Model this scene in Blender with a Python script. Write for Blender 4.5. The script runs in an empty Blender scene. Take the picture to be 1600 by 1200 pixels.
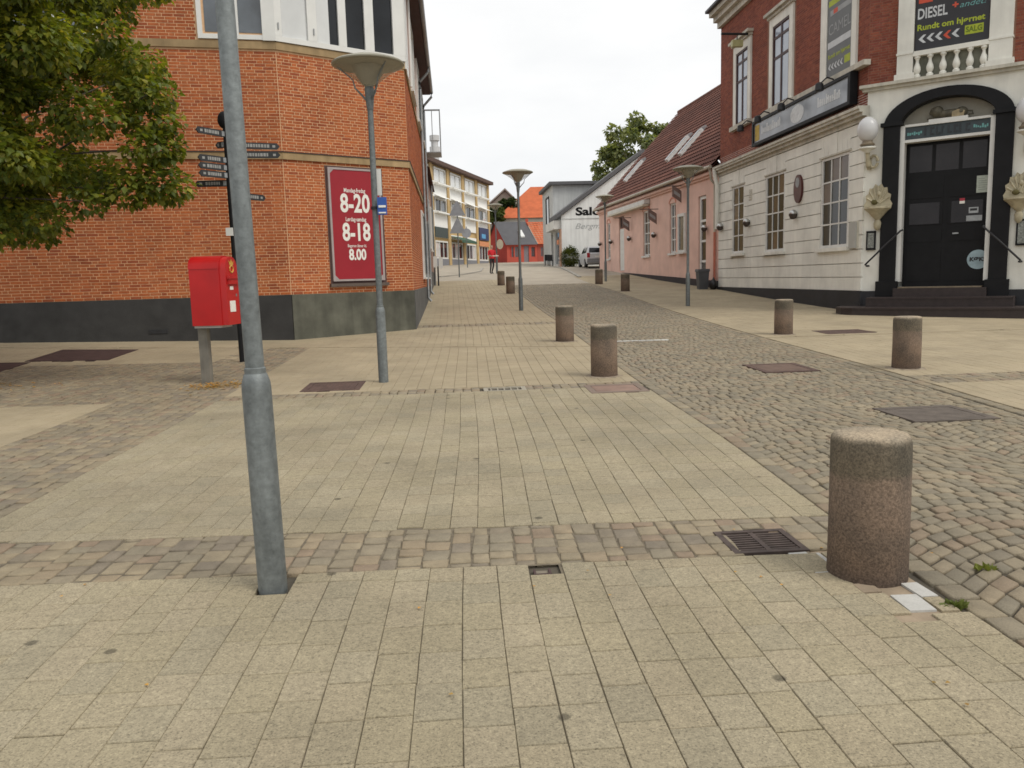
import bpy, bmesh, math, random
from mathutils import Vector, Matrix
random.seed(7)
rnd = random.uniform
scene = bpy.context.scene
COL = scene.collection
PI = math.pi

# ------------------------------------------------------------------ camera
F_PX, EYE = 1244.0, 1.5
YAW, PITCH, ROLL = math.radians(4.05), math.radians(7.6), math.radians(1.6)
fwd = Vector((math.sin(YAW)*math.cos(PITCH), math.cos(YAW)*math.cos(PITCH), -math.sin(PITCH)))
rgt0 = Vector((math.cos(YAW), -math.sin(YAW), 0)); up0 = rgt0.cross(fwd)
rgt = rgt0*math.cos(ROLL) - up0*math.sin(ROLL)
upv = up0*math.cos(ROLL) + rgt0*math.sin(ROLL)
cam_data = bpy.data.cameras.new('camera')
cam_data.sensor_width = 36; cam_data.lens = F_PX/1600*36
cam_data.clip_start = .05; cam_data.clip_end = 5000
cam = bpy.data.objects.new('camera', cam_data); COL.objects.link(cam)
cam.matrix_world = Matrix(((rgt.x, upv.x, -fwd.x, 0), (rgt.y, upv.y, -fwd.y, 0), (rgt.z, upv.z, -fwd.z, EYE), (0, 0, 0, 1)))
scene.camera = cam
def in_view(x, y, z, mx=60):
    d = Vector((x, y, z-EYE)); w = d.dot(fwd)
    if w < .3: return None
    px, py = 800+F_PX*d.dot(rgt)/w, 600-F_PX*d.dot(upv)/w
    return w if (-mx < px < 1600+mx and -mx < py < 1200+mx) else None

# ------------------------------------------------------------------ sky and sun (bright overcast)
SUN_EL, SUN_AZ = math.radians(52), math.radians(128)     # azimuth from +Y towards +X: behind and to the right
world = bpy.data.worlds.new('World'); scene.world = world; world.use_nodes = True
wn = world.node_tree; wn.nodes.clear()
def wnode(t): return wn.nodes.new(t)
sky = wnode('ShaderNodeTexSky'); sky.sky_type = 'NISHITA'; sky.sun_disc = False
sky.sun_elevation = SUN_EL; sky.sun_rotation = SUN_AZ
bg1 = wnode('ShaderNodeBackground'); bg1.inputs[1].default_value = .1
bg2 = wnode('ShaderNodeBackground'); bg2.inputs[1].default_value = 1.0
tc = wnode('ShaderNodeTexCoord'); mp = wnode('ShaderNodeMapping'); mp.inputs['Scale'].default_value = (1, 1, 2.6)
nz = wnode('ShaderNodeTexNoise'); nz.inputs['Scale'].default_value = 2.2; nz.inputs['Detail'].default_value = 6
rp = wnode('ShaderNodeValToRGB')
rp.color_ramp.elements[0].position = .33; rp.color_ramp.elements[0].color = (.72, .73, .745, 1)
rp.color_ramp.elements[1].position = .6; rp.color_ramp.elements[1].color = (.875, .872, .86, 1)
mx = wnode('ShaderNodeMixShader'); mx.inputs[0].default_value = .94
wo = wnode('ShaderNodeOutputWorld')
wn.links.new(tc.outputs['Generated'], mp.inputs[0]); wn.links.new(mp.outputs[0], nz.inputs['Vector'])
wn.links.new(nz.outputs[0], rp.inputs[0]); wn.links.new(rp.outputs[0], bg2.inputs[0])
wn.links.new(sky.outputs[0], bg1.inputs[0]); wn.links.new(bg1.outputs[0], mx.inputs[1]); wn.links.new(bg2.outputs[0], mx.inputs[2])
wn.links.new(mx.outputs[0], wo.inputs[0])
sd = bpy.data.lights.new('sun', 'SUN'); sd.energy = 1.5; sd.angle = math.radians(25); sd.color = (1, .95, .86)
sun = bpy.data.objects.new('sun', sd); COL.objects.link(sun)
sdir = Vector((math.sin(SUN_AZ)*math.cos(SUN_EL), math.cos(SUN_AZ)*math.cos(SUN_EL), math.sin(SUN_EL)))
sun.rotation_euler = sdir.to_track_quat('Z', 'Y').to_euler(); sun.location = sdir*60
vs = scene.view_settings
vs.view_transform = 'Standard'; vs.look = 'None'; vs.gamma = 1; vs.use_curve_mapping = False; vs.exposure = 0.29
scene.render.engine = 'CYCLES'
scene.cycles.use_denoising = True
scene.cycles.max_bounces = 6; scene.cycles.diffuse_bounces = 3; scene.cycles.glossy_bounces = 3
scene.cycles.transparent_max_bounces = 12
scene.cycles.filter_width = 1.6

# ------------------------------------------------------------------ terrain
ZT = [(-80, 0), (0, 0), (8, .02), (11.5, .06), (16, .13), (19, .2), (22, .29), (26, .43), (34, .79), (42, 1.17), (49, 1.6),
      (55, 1.92), (65, 2.4), (80, 2.88), (100, 3.4), (150, 4.2), (3000, 5.0)]
def _m(k):
    if k <= 0 or k >= len(ZT)-1: return 0
    a = (ZT[k][1]-ZT[k-1][1])/(ZT[k][0]-ZT[k-1][0]); b = (ZT[k+1][1]-ZT[k][1])/(ZT[k+1][0]-ZT[k][0])
    return 0 if a*b <= 0 else 2*a*b/(a+b)
ZM = [_m(k) for k in range(len(ZT))]
def sstep(a, b, x):
    t = max(0, min(1, (x-a)/(b-a))); return t*t*(3-2*t)
def gz(X, Y):
    i = 0
    while i < len(ZT)-2 and Y > ZT[i+1][0]: i += 1
    x0, y0 = ZT[i]; x1, y1 = ZT[i+1]; h = x1-x0; t = max(0, min(1, (Y-x0)/h))
    z = (2*t**3-3*t*t+1)*y0+(t**3-2*t*t+t)*h*ZM[i]+(-2*t**3+3*t*t)*y1+(t**3-t*t)*h*ZM[i+1]
    if X < -3.7 and Y > 13: z += .036*min(8, -3.7-X)*sstep(13, 18, Y)
    return z

# ------------------------------------------------------------------ materials
MATS = {}
def M(name, col, rough=.75, var=.12, scale=6, bump=0, bscale=80, metal=0, pal=None, spec=.4, speck=0, sscale=160, dirt=0, gum=0, streak=0, joint=0):
    """procedural principled material; pal = colours picked per piece"""
    if name in MATS: return MATS[name]
    m = bpy.data.materials.new(name); MATS[name] = m; m.use_nodes = True
    nt = m.node_tree; n = nt.nodes; L = nt.links
    b = n['Principled BSDF']; b.inputs['Roughness'].default_value = rough; b.inputs['Metallic'].default_value = metal
    b.inputs['Specular IOR Level'].default_value = spec
    geo = n.new('ShaderNodeNewGeometry')
    def mul(a, bb):
        q = n.new('ShaderNodeMixRGB'); q.blend_type = 'MULTIPLY'; q.inputs[0].default_value = 1
        L.new(a, q.inputs[1]); L.new(bb, q.inputs[2]); return q.outputs[0]
    def noise(sc, det=4, vec=None, rg=.55):
        q = n.new('ShaderNodeTexNoise'); q.inputs['Scale'].default_value = sc; q.inputs['Detail'].default_value = det; q.inputs['Roughness'].default_value = rg
        L.new(vec or geo.outputs['Position'], q.inputs['Vector']); return q.outputs[0]
    def ramp(src, stops, interp='LINEAR'):
        q = n.new('ShaderNodeValToRGB'); q.color_ramp.interpolation = interp
        e = q.color_ramp.elements
        while len(e) < len(stops): e.new(.5)
        for k, (p, c) in enumerate(stops):
            e[k].position = p; c = c if hasattr(c, '__len__') else (c, c, c); e[k].color = (*c[:3], 1)
        L.new(src, q.inputs[0]); return q.outputs[0]
    if pal:
        oi = n.new('ShaderNodeObjectInfo')
        ad = n.new('ShaderNodeMath'); ad.operation = 'ADD'; L.new(oi.outputs['Random'], ad.inputs[0]); L.new(geo.outputs['Random Per Island'], ad.inputs[1])
        fr = n.new('ShaderNodeMath'); fr.operation = 'FRACT'; L.new(ad.outputs[0], fr.inputs[0])
        c = ramp(fr.outputs[0], [(k/len(pal), p) for k, p in enumerate(pal)], 'CONSTANT' if len(pal) > 4 else 'LINEAR')
    else:
        q = n.new('ShaderNodeRGB'); q.outputs[0].default_value = (*col, 1); c = q.outputs[0]
    if var: c = mul(c, ramp(noise(scale), [(.3, 1-var), (.7, 1+var)]))
    if speck:
        c = mul(c, ramp(noise(sscale, 3, None, .75), [(.34, 1-speck), (.46, 1.0), (.56, 1.0), (.68, 1+speck*.8)]))
        c = mul(c, ramp(noise(sscale*.37, 2, None, .6), [(.3, 1-speck*.35), (.55, 1.02)]))
    if dirt:
        c = mul(c, ramp(noise(.9, 5), [(.35, 1-dirt), (.62, 1.04)]))
    if streak:
        mpn = n.new('ShaderNodeMapping'); mpn.inputs['Scale'].default_value = (3, 3, .25); L.new(geo.outputs['Position'], mpn.inputs[0])
        c = mul(c, ramp(noise(1.6, 5, mpn.outputs[0]), [(.35, 1-streak), (.6, 1.03)]))
    if gum:
        v = n.new('ShaderNodeTexVoronoi'); v.inputs['Scale'].default_value = gum; L.new(geo.outputs['Position'], v.inputs['Vector'])
        c = mul(c, ramp(v.outputs['Distance'], [(.045, (.42, .42, .42)), (.07, (1, 1, 1))]))
    if joint:   # fine brick courses for far walls
        pass
    L.new(c, b.inputs['Base Color'])
    if bump:
        bp = n.new('ShaderNodeBump'); bp.inputs['Strength'].default_value = bump; bp.inputs['Distance'].default_value = .01
        L.new(noise(bscale, 3), bp.inputs['Height']); L.new(bp.outputs[0], b.inputs['Normal'])
    return m

def GLASS(name, col, rough=.06, spec=.9, var=.5, scale=.9):
    if name in MATS: return MATS[name]
    return M(name, col, rough, var, scale, spec=spec)

# ------------------------------------------------------------------ mesh building
class Fr:
    """vertical facade frame: s along D, n outward, z up"""
    def __init__(self, P, D, flip=False):
        self.P = Vector((P[0], P[1])); self.D = Vector((D[0], D[1])).normalized()
        self.N = Vector((self.D.y, -self.D.x))*(-1 if flip else 1)
    def pt(self, s, n, z):
        q = self.P+self.D*s+self.N*n; return (q.x, q.y, z)
class MB:
    def __init__(self): self.v = []; self.f = []; self.mi = []; self.cur = 0
    def add(self, vs, fs):
        o = len(self.v); self.v.extend(vs)
        for f in fs: self.f.append(tuple(i+o for i in f)); self.mi.append(self.cur)
        return self
    def hexa(self, p):
        return self.add(p, [(0, 3, 2, 1), (4, 5, 6, 7), (0, 1, 5, 4), (1, 2, 6, 5), (2, 3, 7, 6), (3, 0, 4, 7)])
    def box(self, x0, x1, y0, y1, z0, z1):
        return self.hexa([(x0, y0, z0), (x1, y0, z0), (x1, y1, z0), (x0, y1, z0), (x0, y0, z1), (x1, y0, z1), (x1, y1, z1), (x0, y1, z1)])
    def fbox(self, fr, s0, s1, n0, n1, z0, z1):
        q = fr.pt
        return self.hexa([q(s0, n0, z0), q(s1, n0, z0), q(s1, n1, z0), q(s0, n1, z0), q(s0, n0, z1), q(s1, n0, z1), q(s1, n1, z1), q(s0, n1, z1)])
    def prism(self, poly, z0, z1):
        k = len(poly)
        return self.add([(x, y, z0) for x, y in poly]+[(x, y, z1) for x, y in poly],
                        [tuple(range(k-1, -1, -1)), tuple(range(k, 2*k))]+[(i, (i+1) % k, k+(i+1) % k, k+i) for i in range(k)])
    def fprism(self, fr, poly, n0, n1):
        """poly in (s,z), extruded between n0 and n1"""
        k = len(poly)
        return self.add([fr.pt(s, n0, z) for s, z in poly]+[fr.pt(s, n1, z) for s, z in poly],
                        [tuple(range(k-1, -1, -1)), tuple(range(k, 2*k))]+[(i, (i+1) % k, k+(i+1) % k, k+i) for i in range(k)])
    def lathe(self, prof, c=(0, 0, 0), seg=24, axis='z'):
        vs, fs = [], []
        for r, z in prof:
            for i in range(seg):
                a = 2*PI*i/seg; p = (r*math.cos(a), r*math.sin(a), z)
                if axis == 'x': p = (p[2], p[0], p[1])
                if axis == 'y': p = (p[0], p[2], p[1])
                vs.append((c[0]+p[0], c[1]+p[1], c[2]+p[2]))
        for j in range(len(prof)-1):
            for i in range(seg):
                a, b = j*seg+i, j*seg+(i+1) % seg
                fs.append((a, b, b+seg, a+seg))
        fs.append(tuple(range(seg-1, -1, -1))); o = (len(prof)-1)*seg; fs.append(tuple(range(o, o+seg)))
        return self.add(vs, fs)
    def tube(self, pts, r, seg=8):
        pts = [Vector(p) for p in pts]; rs = r if hasattr(r, '__len__') else [r]*len(pts)
        vs, fs = [], []
        for i, p in enumerate(pts):
            t = (pts[min(i+1, len(pts)-1)]-pts[max(i-1, 0)]).normalized()
            a = t.cross(Vector((0, 0, 1)) if abs(t.z) < .95 else Vector((1, 0, 0))).normalized(); b = t.cross(a)
            for k in range(seg):
                w = 2*PI*k/seg; vs.append(tuple(p+(a*math.cos(w)+b*math.sin(w))*rs[i]))
        for i in range(len(pts)-1):
            for k in range(seg):
                fs.append((i*seg+k, i*seg+(k+1) % seg, (i+1)*seg+(k+1) % seg, (i+1)*seg+k))
        fs.append(tuple(range(seg))); o = (len(pts)-1)*seg; fs.append(tuple(range(o+seg-1, o-1, -1)))
        return self.add(vs, fs)
    def ellip(self, c, r, seg=14, rings=8, rot=None):
        prof = [(math.sin(PI*i/rings), -math.cos(PI*i/rings)) for i in range(rings+1)]
        vs, fs = [], []
        for q, z in prof:
            for i in range(seg):
                a = 2*PI*i/seg; p = Vector((q*math.cos(a)*r[0], q*math.sin(a)*r[1], z*r[2]))
                if rot: p = rot @ p
                vs.append((c[0]+p.x, c[1]+p.y, c[2]+p.z))
        for j in range(rings):
            for i in range(seg):
                a, b = j*seg+i, j*seg+(i+1) % seg; fs.append((a, b, b+seg, a+seg))
        return self.add(vs, fs)
    def build(self, name, mat, parent=None, smooth=False, fix=True, **props):
        me = bpy.data.meshes.new(name)
        off = parent_origin(parent)
        me.from_pydata([(x-off.x, y-off.y, z-off.z) for x, y, z in self.v] if parent else self.v, [], self.f)
        for mm in (mat if isinstance(mat, (list, tuple)) else [mat]): me.materials.append(mm)
        if isinstance(mat, (list, tuple)): me.polygons.foreach_set('material_index', self.mi)
        if fix:
            bm = bmesh.new(); bm.from_mesh(me); bmesh.ops.recalc_face_normals(bm, faces=bm.faces); bm.to_mesh(me); bm.free()
        if smooth:
            me.polygons.foreach_set('use_smooth', [True]*len(me.polygons))
            try: me.set_sharp_from_angle(angle=math.radians(38))
            except Exception: pass
        return link(name, me, parent, **props)
ORG = {}
def parent_origin(p):
    """world location of an unrotated parent chain"""
    o = Vector((0, 0, 0))
    while p is not None: o = o+p.location; p = p.parent
    return o
def link(name, me, parent=None, **props):
    o = bpy.data.objects.new(name, me); COL.objects.link(o)
    if parent: o.parent = parent
    for k, v in props.items(): o[k] = v
    return o
def thing(name, label, cat, loc=(0, 0, 0), group=None, kind=None):
    o = bpy.data.objects.new(name, None); COL.objects.link(o); o.location = loc; o.empty_display_size = .2
    o['label'] = label; o['category'] = cat
    if group: o['group'] = group
    return o
def copy_tree(o, parent=None):
    c = o.copy(); COL.objects.link(c); c.parent = parent
    for ch in o.children: copy_tree(ch, c)
    return c
def text_mb(body, size=1.0, offset=0.0, xs=1.0, shear=0.0):
    """text as (verts 2d, faces) centred at the origin"""
    cu = bpy.data.curves.new('t', 'FONT'); cu.body = body; cu.size = size; cu.offset = offset; cu.align_x = 'CENTER'; cu.align_y = 'CENTER'; cu.shear = shear
    cu.resolution_u = 3
    ob = bpy.data.objects.new('t', cu)
    me = bpy.data.meshes.new_from_object(ob)
    vs = [(v.co.x*xs, v.co.y) for v in me.vertices]; fs = [tuple(p.vertices) for p in me.polygons]
    bpy.data.objects.remove(ob); bpy.data.meshes.remove(me); bpy.data.curves.remove(cu)
    return vs, fs
def ftext(mb, fr, s, n, z, body, size, width=None, flip=1, **kw):
    vs, fs = text_mb(body, size, **kw)
    w = max(v[0] for v in vs)-min(v[0] for v in vs)
    k = width/w if width else 1
    mb.add([fr.pt(s+flip*v[0]*k, n, z+v[1]) for v in vs], fs); return mb

def holes_wall(mb, fr, s0, s1, z0, z1, holes, n0, n1):
    """front sheet at n1 with rectangular holes and reveals back to n0"""
    S = sorted({s0, s1, *[h[0] for h in holes], *[h[1] for h in holes]}); Z = sorted({z0, z1, *[h[2] for h in holes], *[h[3] for h in holes]})
    for a, b in zip(S, S[1:]):
        for c, d in zip(Z, Z[1:]):
            sm, zm = (a+b)/2, (c+d)/2
            if not any(h[0] < sm < h[1] and h[2] < zm < h[3] for h in holes):
                mb.add([fr.pt(a, n1, c), fr.pt(b, n1, c), fr.pt(b, n1, d), fr.pt(a, n1, d)], [(0, 1, 2, 3)])
    for a, b, c, d in list(holes)+[(s0, s1, z0, z1)]:
        for (u, v), (p, q) in (((a, c), (b, c)), ((b, c), (b, d)), ((b, d), (a, d)), ((a, d), (a, c))):
            mb.add([fr.pt(u, n1, v), fr.pt(p, n1, q), fr.pt(p, n0, q), fr.pt(u, n0, v)], [(0, 1, 2, 3)])
    return mb

def window(parent, fr, s0, s1, z0, z1, cols, rows, n, mf, mg, fw=.06, mw=.028, dep=.05, name='window', rowz=None, sill=None, glasses=None, pn=.012):
    """frame with muntins (part) and panes (sub-parts); n is the plane of the back of the frame"""
    b = MB()
    b.fbox(fr, s0, s0+fw, n, n+dep, z0, z1).fbox(fr, s1-fw, s1, n, n+dep, z0, z1)
    b.fbox(fr, s0+fw, s1-fw, n, n+dep, z0, z0+fw).fbox(fr, s0+fw, s1-fw, n, n+dep, z1-fw, z1)
    cs = [s0+fw+(s1-s0-2*fw)*k/cols for k in range(cols+1)]
    zs = rowz or [z0+fw+(z1-z0-2*fw)*k/rows for k in range(rows+1)]
    for k in range(1, cols): b.fbox(fr, cs[k]-mw/2, cs[k]+mw/2, n, n+dep*.8, z0+fw, z1-fw)
    for k in range(1, len(zs)-1): b.fbox(fr, s0+fw, s1-fw, n, n+dep*.72, zs[k]-mw/2, zs[k]+mw/2)
    w = b.build(name, mf, parent)
    for i in range(cols):
        for j in range(len(zs)-1):
            g = MB().fbox(fr, cs[i]+mw*.4, cs[i+1]-mw*.4, n+.002, n+pn, zs[j]+mw*.4, zs[j+1]-mw*.4)
            gm = random.choice(glasses) if glasses else mg
            g.build('pane', gm, w)
    if sill:
        MB().fbox(fr, s0-sill[0], s1+sill[0], n, n+sill[1], z0-sill[2], z0).build('sill', mf, w)
    return w

# ------------------------------------------------------------------ many small pieces (pavers, setts, bricks)
def piece_geo(poly, h, z_of, rings, jit):
    """poly: 4 ground corners; rings: (inset, dz) from the top down"""
    cx = sum(p[0] for p in poly)/4; cy = sum(p[1] for p in poly)/4
    tz = rnd(-jit, jit); tx, ty = rnd(-jit, jit)*4, rnd(-jit, jit)*4
    vs = []
    P = [Vector(p) for p in poly]
    def inset(d):
        out = []
        for i in range(4):
            p, a, b = P[i], P[i-1], P[(i+1) % 4]
            e1 = (b-p); e2 = (a-p); l1, l2 = max(e1.length, 1e-4), max(e2.length, 1e-4)
            out.append(p+e1/l1*min(d, l1*.4)+e2/l2*min(d, l2*.4))
        return out
    for d, dz in rings:
        for q in inset(d):
            vs.append((q.x, q.y, z_of(q.x, q.y)+h+tz+dz+(q.x-cx)*tx+(q.y-cy)*ty))
    fs = [(0, 1, 2, 3)]
    for r in range(len(rings)-1):
        o = r*4
        for i in range(4): fs.append((o+i, o+4+i, o+4+(i+1) % 4, o+(i+1) % 4))
    return vs, fs, (cx, cy)
def lay_pieces(polys, piece, stuff, mat, parent, nind, h, rings, jit, smooth=False, skip=()):
    geo = []
    for p in polys:
        cx = sum(q[0] for q in p)/4; cy = sum(q[1] for q in p)/4
        if any(a < cx < b and c < cy < d for a, b, c, d in skip): continue
        # keep counter-clockwise
        ar = sum(p[i][0]*p[(i+1) % 4][1]-p[(i+1) % 4][0]*p[i][1] for i in range(4))
        if abs(ar) < .002: continue
        if ar < 0: p = p[::-1]
        geo.append(piece_geo(p, h, gz, rings, jit))
    rank = []
    for i, g in enumerate(geo):
        w = in_view(g[2][0], g[2][1], gz(*g[2]), 0)
        if w: rank.append((w, i))
    rank.sort(); ind = {i for _, i in rank[:nind]}
    V, Fc = [], []
    for i, (vs, fs, c) in enumerate(geo):
        if i in ind:
            z = gz(*c); me = bpy.data.meshes.new(piece); me.from_pydata([(x-c[0], y-c[1], zz-z) for x, y, zz in vs], [], fs)
            me.materials.append(mat)
            if smooth: me.polygons.foreach_set('use_smooth', [True]*len(me.polygons))
            o = link(piece, me, parent); o.location = (c[0], c[1], z)
        else:
            o = len(V); V.extend(vs); Fc.extend(tuple(k+o for k in f) for f in fs)
    if V:
        me = bpy.data.meshes.new(stuff); me.from_pydata(V, [], Fc); me.materials.append(mat)
        if smooth: me.polygons.foreach_set('use_smooth', [True]*len(me.polygons))
        link(stuff, me, parent, kind='stuff')
def lin(tab):
    def f(y):
        for (a, b), (c, d) in zip(tab, tab[1:]):
            if y <= c or (c, d) == tab[-1]: return b+(d-b)*max(-.5, min(1, (y-a)/(c-a)))
    return f
def columns(x0f, x1f, y0f, y1f, cw, rl, yref, jx=0.0, jl=.15, stag=None):
    """columns of pieces running along Y; x0f/x1f(y) side lines, y0f/y1f(x) end lines"""
    n = max(1, round((x1f(yref)-x0f(yref))/cw)); out = []
    X = lambda u, y: x0f(y)+u*(x1f(y)-x0f(y))
    us = [0]+[(k+rnd(-jx, jx))/n for k in range(1, n)]+[1]
    for c in range(n):
        u0, u1 = us[c], us[c+1]
        xm = X((u0+u1)/2, yref); ya, yb = y0f(xm), y1f(xm)
        y = ya-rl*rnd(0, 1) if stag is None else ya-rl*((c % 2)*.5+rnd(-.12, .12)+.2)
        while y < yb:
            y2 = y+rl*rnd(1-jl, 1+jl)
            a, b = max(y, ya), min(y2, yb)
            if yb-b < rl*.25: b = yb; y2 = yb+1
            if b-a > rl*.2:
                def yy(v, x):   # end lines follow the tilt
                    if v == ya: return y0f(x)
                    if v == yb: return y1f(x)
                    return v
                xa0, xa1, xb0, xb1 = X(u0, a), X(u1, a), X(u0, b), X(u1, b)
                out.append([(xa0, yy(a, xa0)), (xa1, yy(a, xa1)), (xb1, yy(b, xb1)), (xb0, yy(b, xb0))])
            y = max(y2, a+.01)
    return out
def K_(v): return lambda *_: v
# ================================================================== THE GROUND
m_earth = M('joint_earth', (.075, .064, .047), .95, .3, 5, bump=.4)
m_paver = M('paver_concrete', None, .9, .07, 26, bump=.4, bscale=150, speck=.5, sscale=115, dirt=.2, gum=2.3,
            pal=[(0.335, 0.286, 0.192), (0.344, 0.296, 0.202), (0.327, 0.280, 0.186), (0.337, 0.290, 0.198), (0.349, 0.297, 0.202), (0.329, 0.281, 0.185), (0.339, 0.287, 0.192), (0.314, 0.272, 0.186), (0.331, 0.283, 0.189), (0.336, 0.286, 0.188), (0.343, 0.290, 0.195)])
m_paver_far = M('paver_concrete_far', None, .9, .05, 3, speck=.12, sscale=60, dirt=.14,
                pal=[(0.348, 0.286, 0.188), (0.360, 0.297, 0.199), (0.336, 0.277, 0.181), (0.353, 0.293, 0.195)])
SETT = [(0.263, 0.216, 0.141), (0.244, 0.204, 0.139), (0.278, 0.225, 0.146), (0.225, 0.186, 0.130), (0.272, 0.214, 0.139), (0.251, 0.210, 0.144), (0.249, 0.186, 0.126), (0.235, 0.200, 0.139), (0.283, 0.232, 0.153), (0.211, 0.176, 0.128)]
m_sett = M('granite_sett', None, .75, .16, 9, bump=.5, bscale=110, speck=.22, sscale=190, dirt=.12, pal=SETT, spec=.5)
m_sett_road = M('granite_sett_road', None, .72, .14, 9, bump=.5, bscale=110, speck=.22, sscale=190, dirt=.1, spec=.5,
                pal=[(0.245, 0.202, 0.132), (0.222, 0.187, 0.128), (0.257, 0.210, 0.139), (0.203, 0.172, 0.120), (0.253, 0.202, 0.131), (0.235, 0.197, 0.134), (0.236, 0.179, 0.118), (0.217, 0.186, 0.128), (0.267, 0.221, 0.147), (0.192, 0.165, 0.115)])
def smooth(f):
    return lambda y: sum(f(y+d) for d in (-1.6, -1.1, -.6, -.2, .2, .6, 1.1, 1.6))/8
KL = lin([(-2, 2.2), (3, 2.18), (4.6, 2.22), (6.7, 2.41), (10.4, 2.47), (15.6, 2.68), (20, 2.82), (31, 2.86), (41, 2.82), (60, 2.8)])
KR = lin([(-2, 5.0), (7.6, 5.76), (10, 6.07), (15.7, 6.4), (26, 6.78), (34, 7.05), (45, 7.12), (60, 7.3)])

KL, KR = smooth(KL), smooth(KR)
def sheet(name, x0, x1, y0, y1, nx, ny, dz, mat, ys=None, xs=None, **props):
    xs = xs or [x0+(x1-x0)*i/nx for i in range(nx+1)]; ys = ys or [y0+(y1-y0)*j/ny for j in range(ny+1)]
    b = MB(); nx = len(xs)-1
    b.v = [(x, y, gz(x, y)+dz) for y in ys for x in xs]
    b.f = [(j*(nx+1)+i, j*(nx+1)+i+1, (j+1)*(nx+1)+i+1, (j+1)*(nx+1)+i) for j in range(len(ys)-1) for i in range(nx)]
    b.mi = [0]*len(b.f)
    return b.build(name, mat, None, smooth=True, fix=False, **props)
ground = sheet('ground', 0, 0, 0, 0, 0, 0, -.022, m_earth, xs=[-900, -200, -60, -30, -16, -12, -10, -8, -6.5, -5, -3.7, -1, 2, 5, 8, 12, 20, 40, 120, 400, 900],
               ys=[-60, -20, -5]+[k*1.0 for k in range(0, 70)]+[75, 80, 85, 90, 95, 100, 110, 120, 135, 150, 200, 300, 600, 1500, 3000], kind='structure')
m_far = M('far_road_asphalt', (.36, .315, .25), .9, .08, 1.2, bump=.2, bscale=50, speck=.08, sscale=70, dirt=.1)
m_white_line = M('white_stone', (.62, .61, .57), .8, .2, 12, dirt=.2)

# rectangles kept free for covers and drains: x0,x1,y0,y1
SKIP = dict(grate=(1.45, 1.86, 3.99, 4.36), plate_a=(-2.08, -1.34, 10.86, 11.62), plate_b=(1.72, 2.4, 9.82, 10.4), gully=(.36, .92, 10.26, 10.6),
            man_a=(4.42, 5.22, 7.28, 7.98), man_b=(4.45, 5.2, 11.05, 11.9), plate_c=(-8.0, -6.55, 15.5, 16.9), plate_d=(-9.6, -7.9, 14.2, 15.3),
            hatch=(7.9, 8.9, 16.3, 17.0), valve=(.36, .45, 3.86, 3.935), patch=(1.84, 2.17, 3.16, 3.98), pole_foot=(-1.06, -.83, 3.76, 3.99))
skip = list(SKIP.values())
B_LO = lambda x: 4.045-.035*(x+.74); B_HI = lambda x: 4.72-.05*(x+.85)        # near band of setts
PR = [(.0034, 0), (.0012, -.004), (.0008, -.03)]
SR = [(.0125, 0), (.0065, -.003), (.0045, -.009), (.004, -.034)]

def jog(polys, j):
    return [[(x+rnd(-j, j), y+rnd(-j, j)) for x, y in p] for p in polys]
pav = bpy.data.objects.new('pavement', None); COL.objects.link(pav); pav['kind'] = 'structure'
polys = columns(K_(-4.6), KL, K_(.55), B_LO, .168, .245, 3, jx=.03)
polys += columns(K_(-3.05), KL, B_HI, K_(10.28), .168, .245, 6, jx=.03)
lay_pieces([[(x, y+(dy if k < 2 else -dy)) for k, (x, y) in enumerate(p)] for p in jog(polys, .0017) for dy in [rnd(.0003, .003)]], 'paver', 'paver_field', m_paver, pav, 300, 0, PR, .0012, skip=skip)
L3a, L3b = 21.05, 21.75
polys = columns(K_(-3.05), KL, K_(10.66), lambda x: 16.2-.28*(x-.0) if x > -3 else 17.1, .168, .245, 13)
polys += columns(K_(-3.74), KL, lambda x: 16.28-.28*x, lambda x: 18.95+.645*(x+3.74) if x < -1 else L3a, .168, .245, 18)
polys += columns(K_(-1.0), KL, K_(L3b), K_(46), .2, .33, 26)
polys += columns(K_(-12), K_(-4.4), K_(4.9), K_(10.42), .168, .245, 8)
polys += columns(K_(-14), K_(-3.9), K_(14.9), K_(17.2), .2, .3, 16)
polys += columns(K_(-14), K_(-3.74), K_(17.28), lambda x: 18.95+.13*(x+3.74), .3, .6, 18)
lay_pieces(polys, 'paver', 'paver_field', m_paver_far, pav, 0, 0, PR, .0012, skip=skip)
# right-hand pavement
pavr = bpy.data.objects.new('pavement', None); COL.objects.link(pavr); pavr['kind'] = 'structure'
PX = lambda y: 11.4 if y > 21.6 else 11.4+(21.6-y)*1.191
polys = columns(KR, K_(26), K_(3), K_(9.55), .168, .245, 8)
polys += columns(KR, K_(22), K_(10.25), lambda x: 15.95-.02*(x-7), .168, .245, 13)
polys += columns(KR, lambda y: min(19, PX(y)), lambda x: 16.03-.02*(x-7), K_(33), .2, .3, 20)
polys += columns(KR, K_(11.6), K_(33), K_(47), .25, .4, 40)
lay_pieces(polys, 'paver', 'paver_field', m_paver_far, pavr, 0, 0, PR, .0012, skip=skip)

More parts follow.
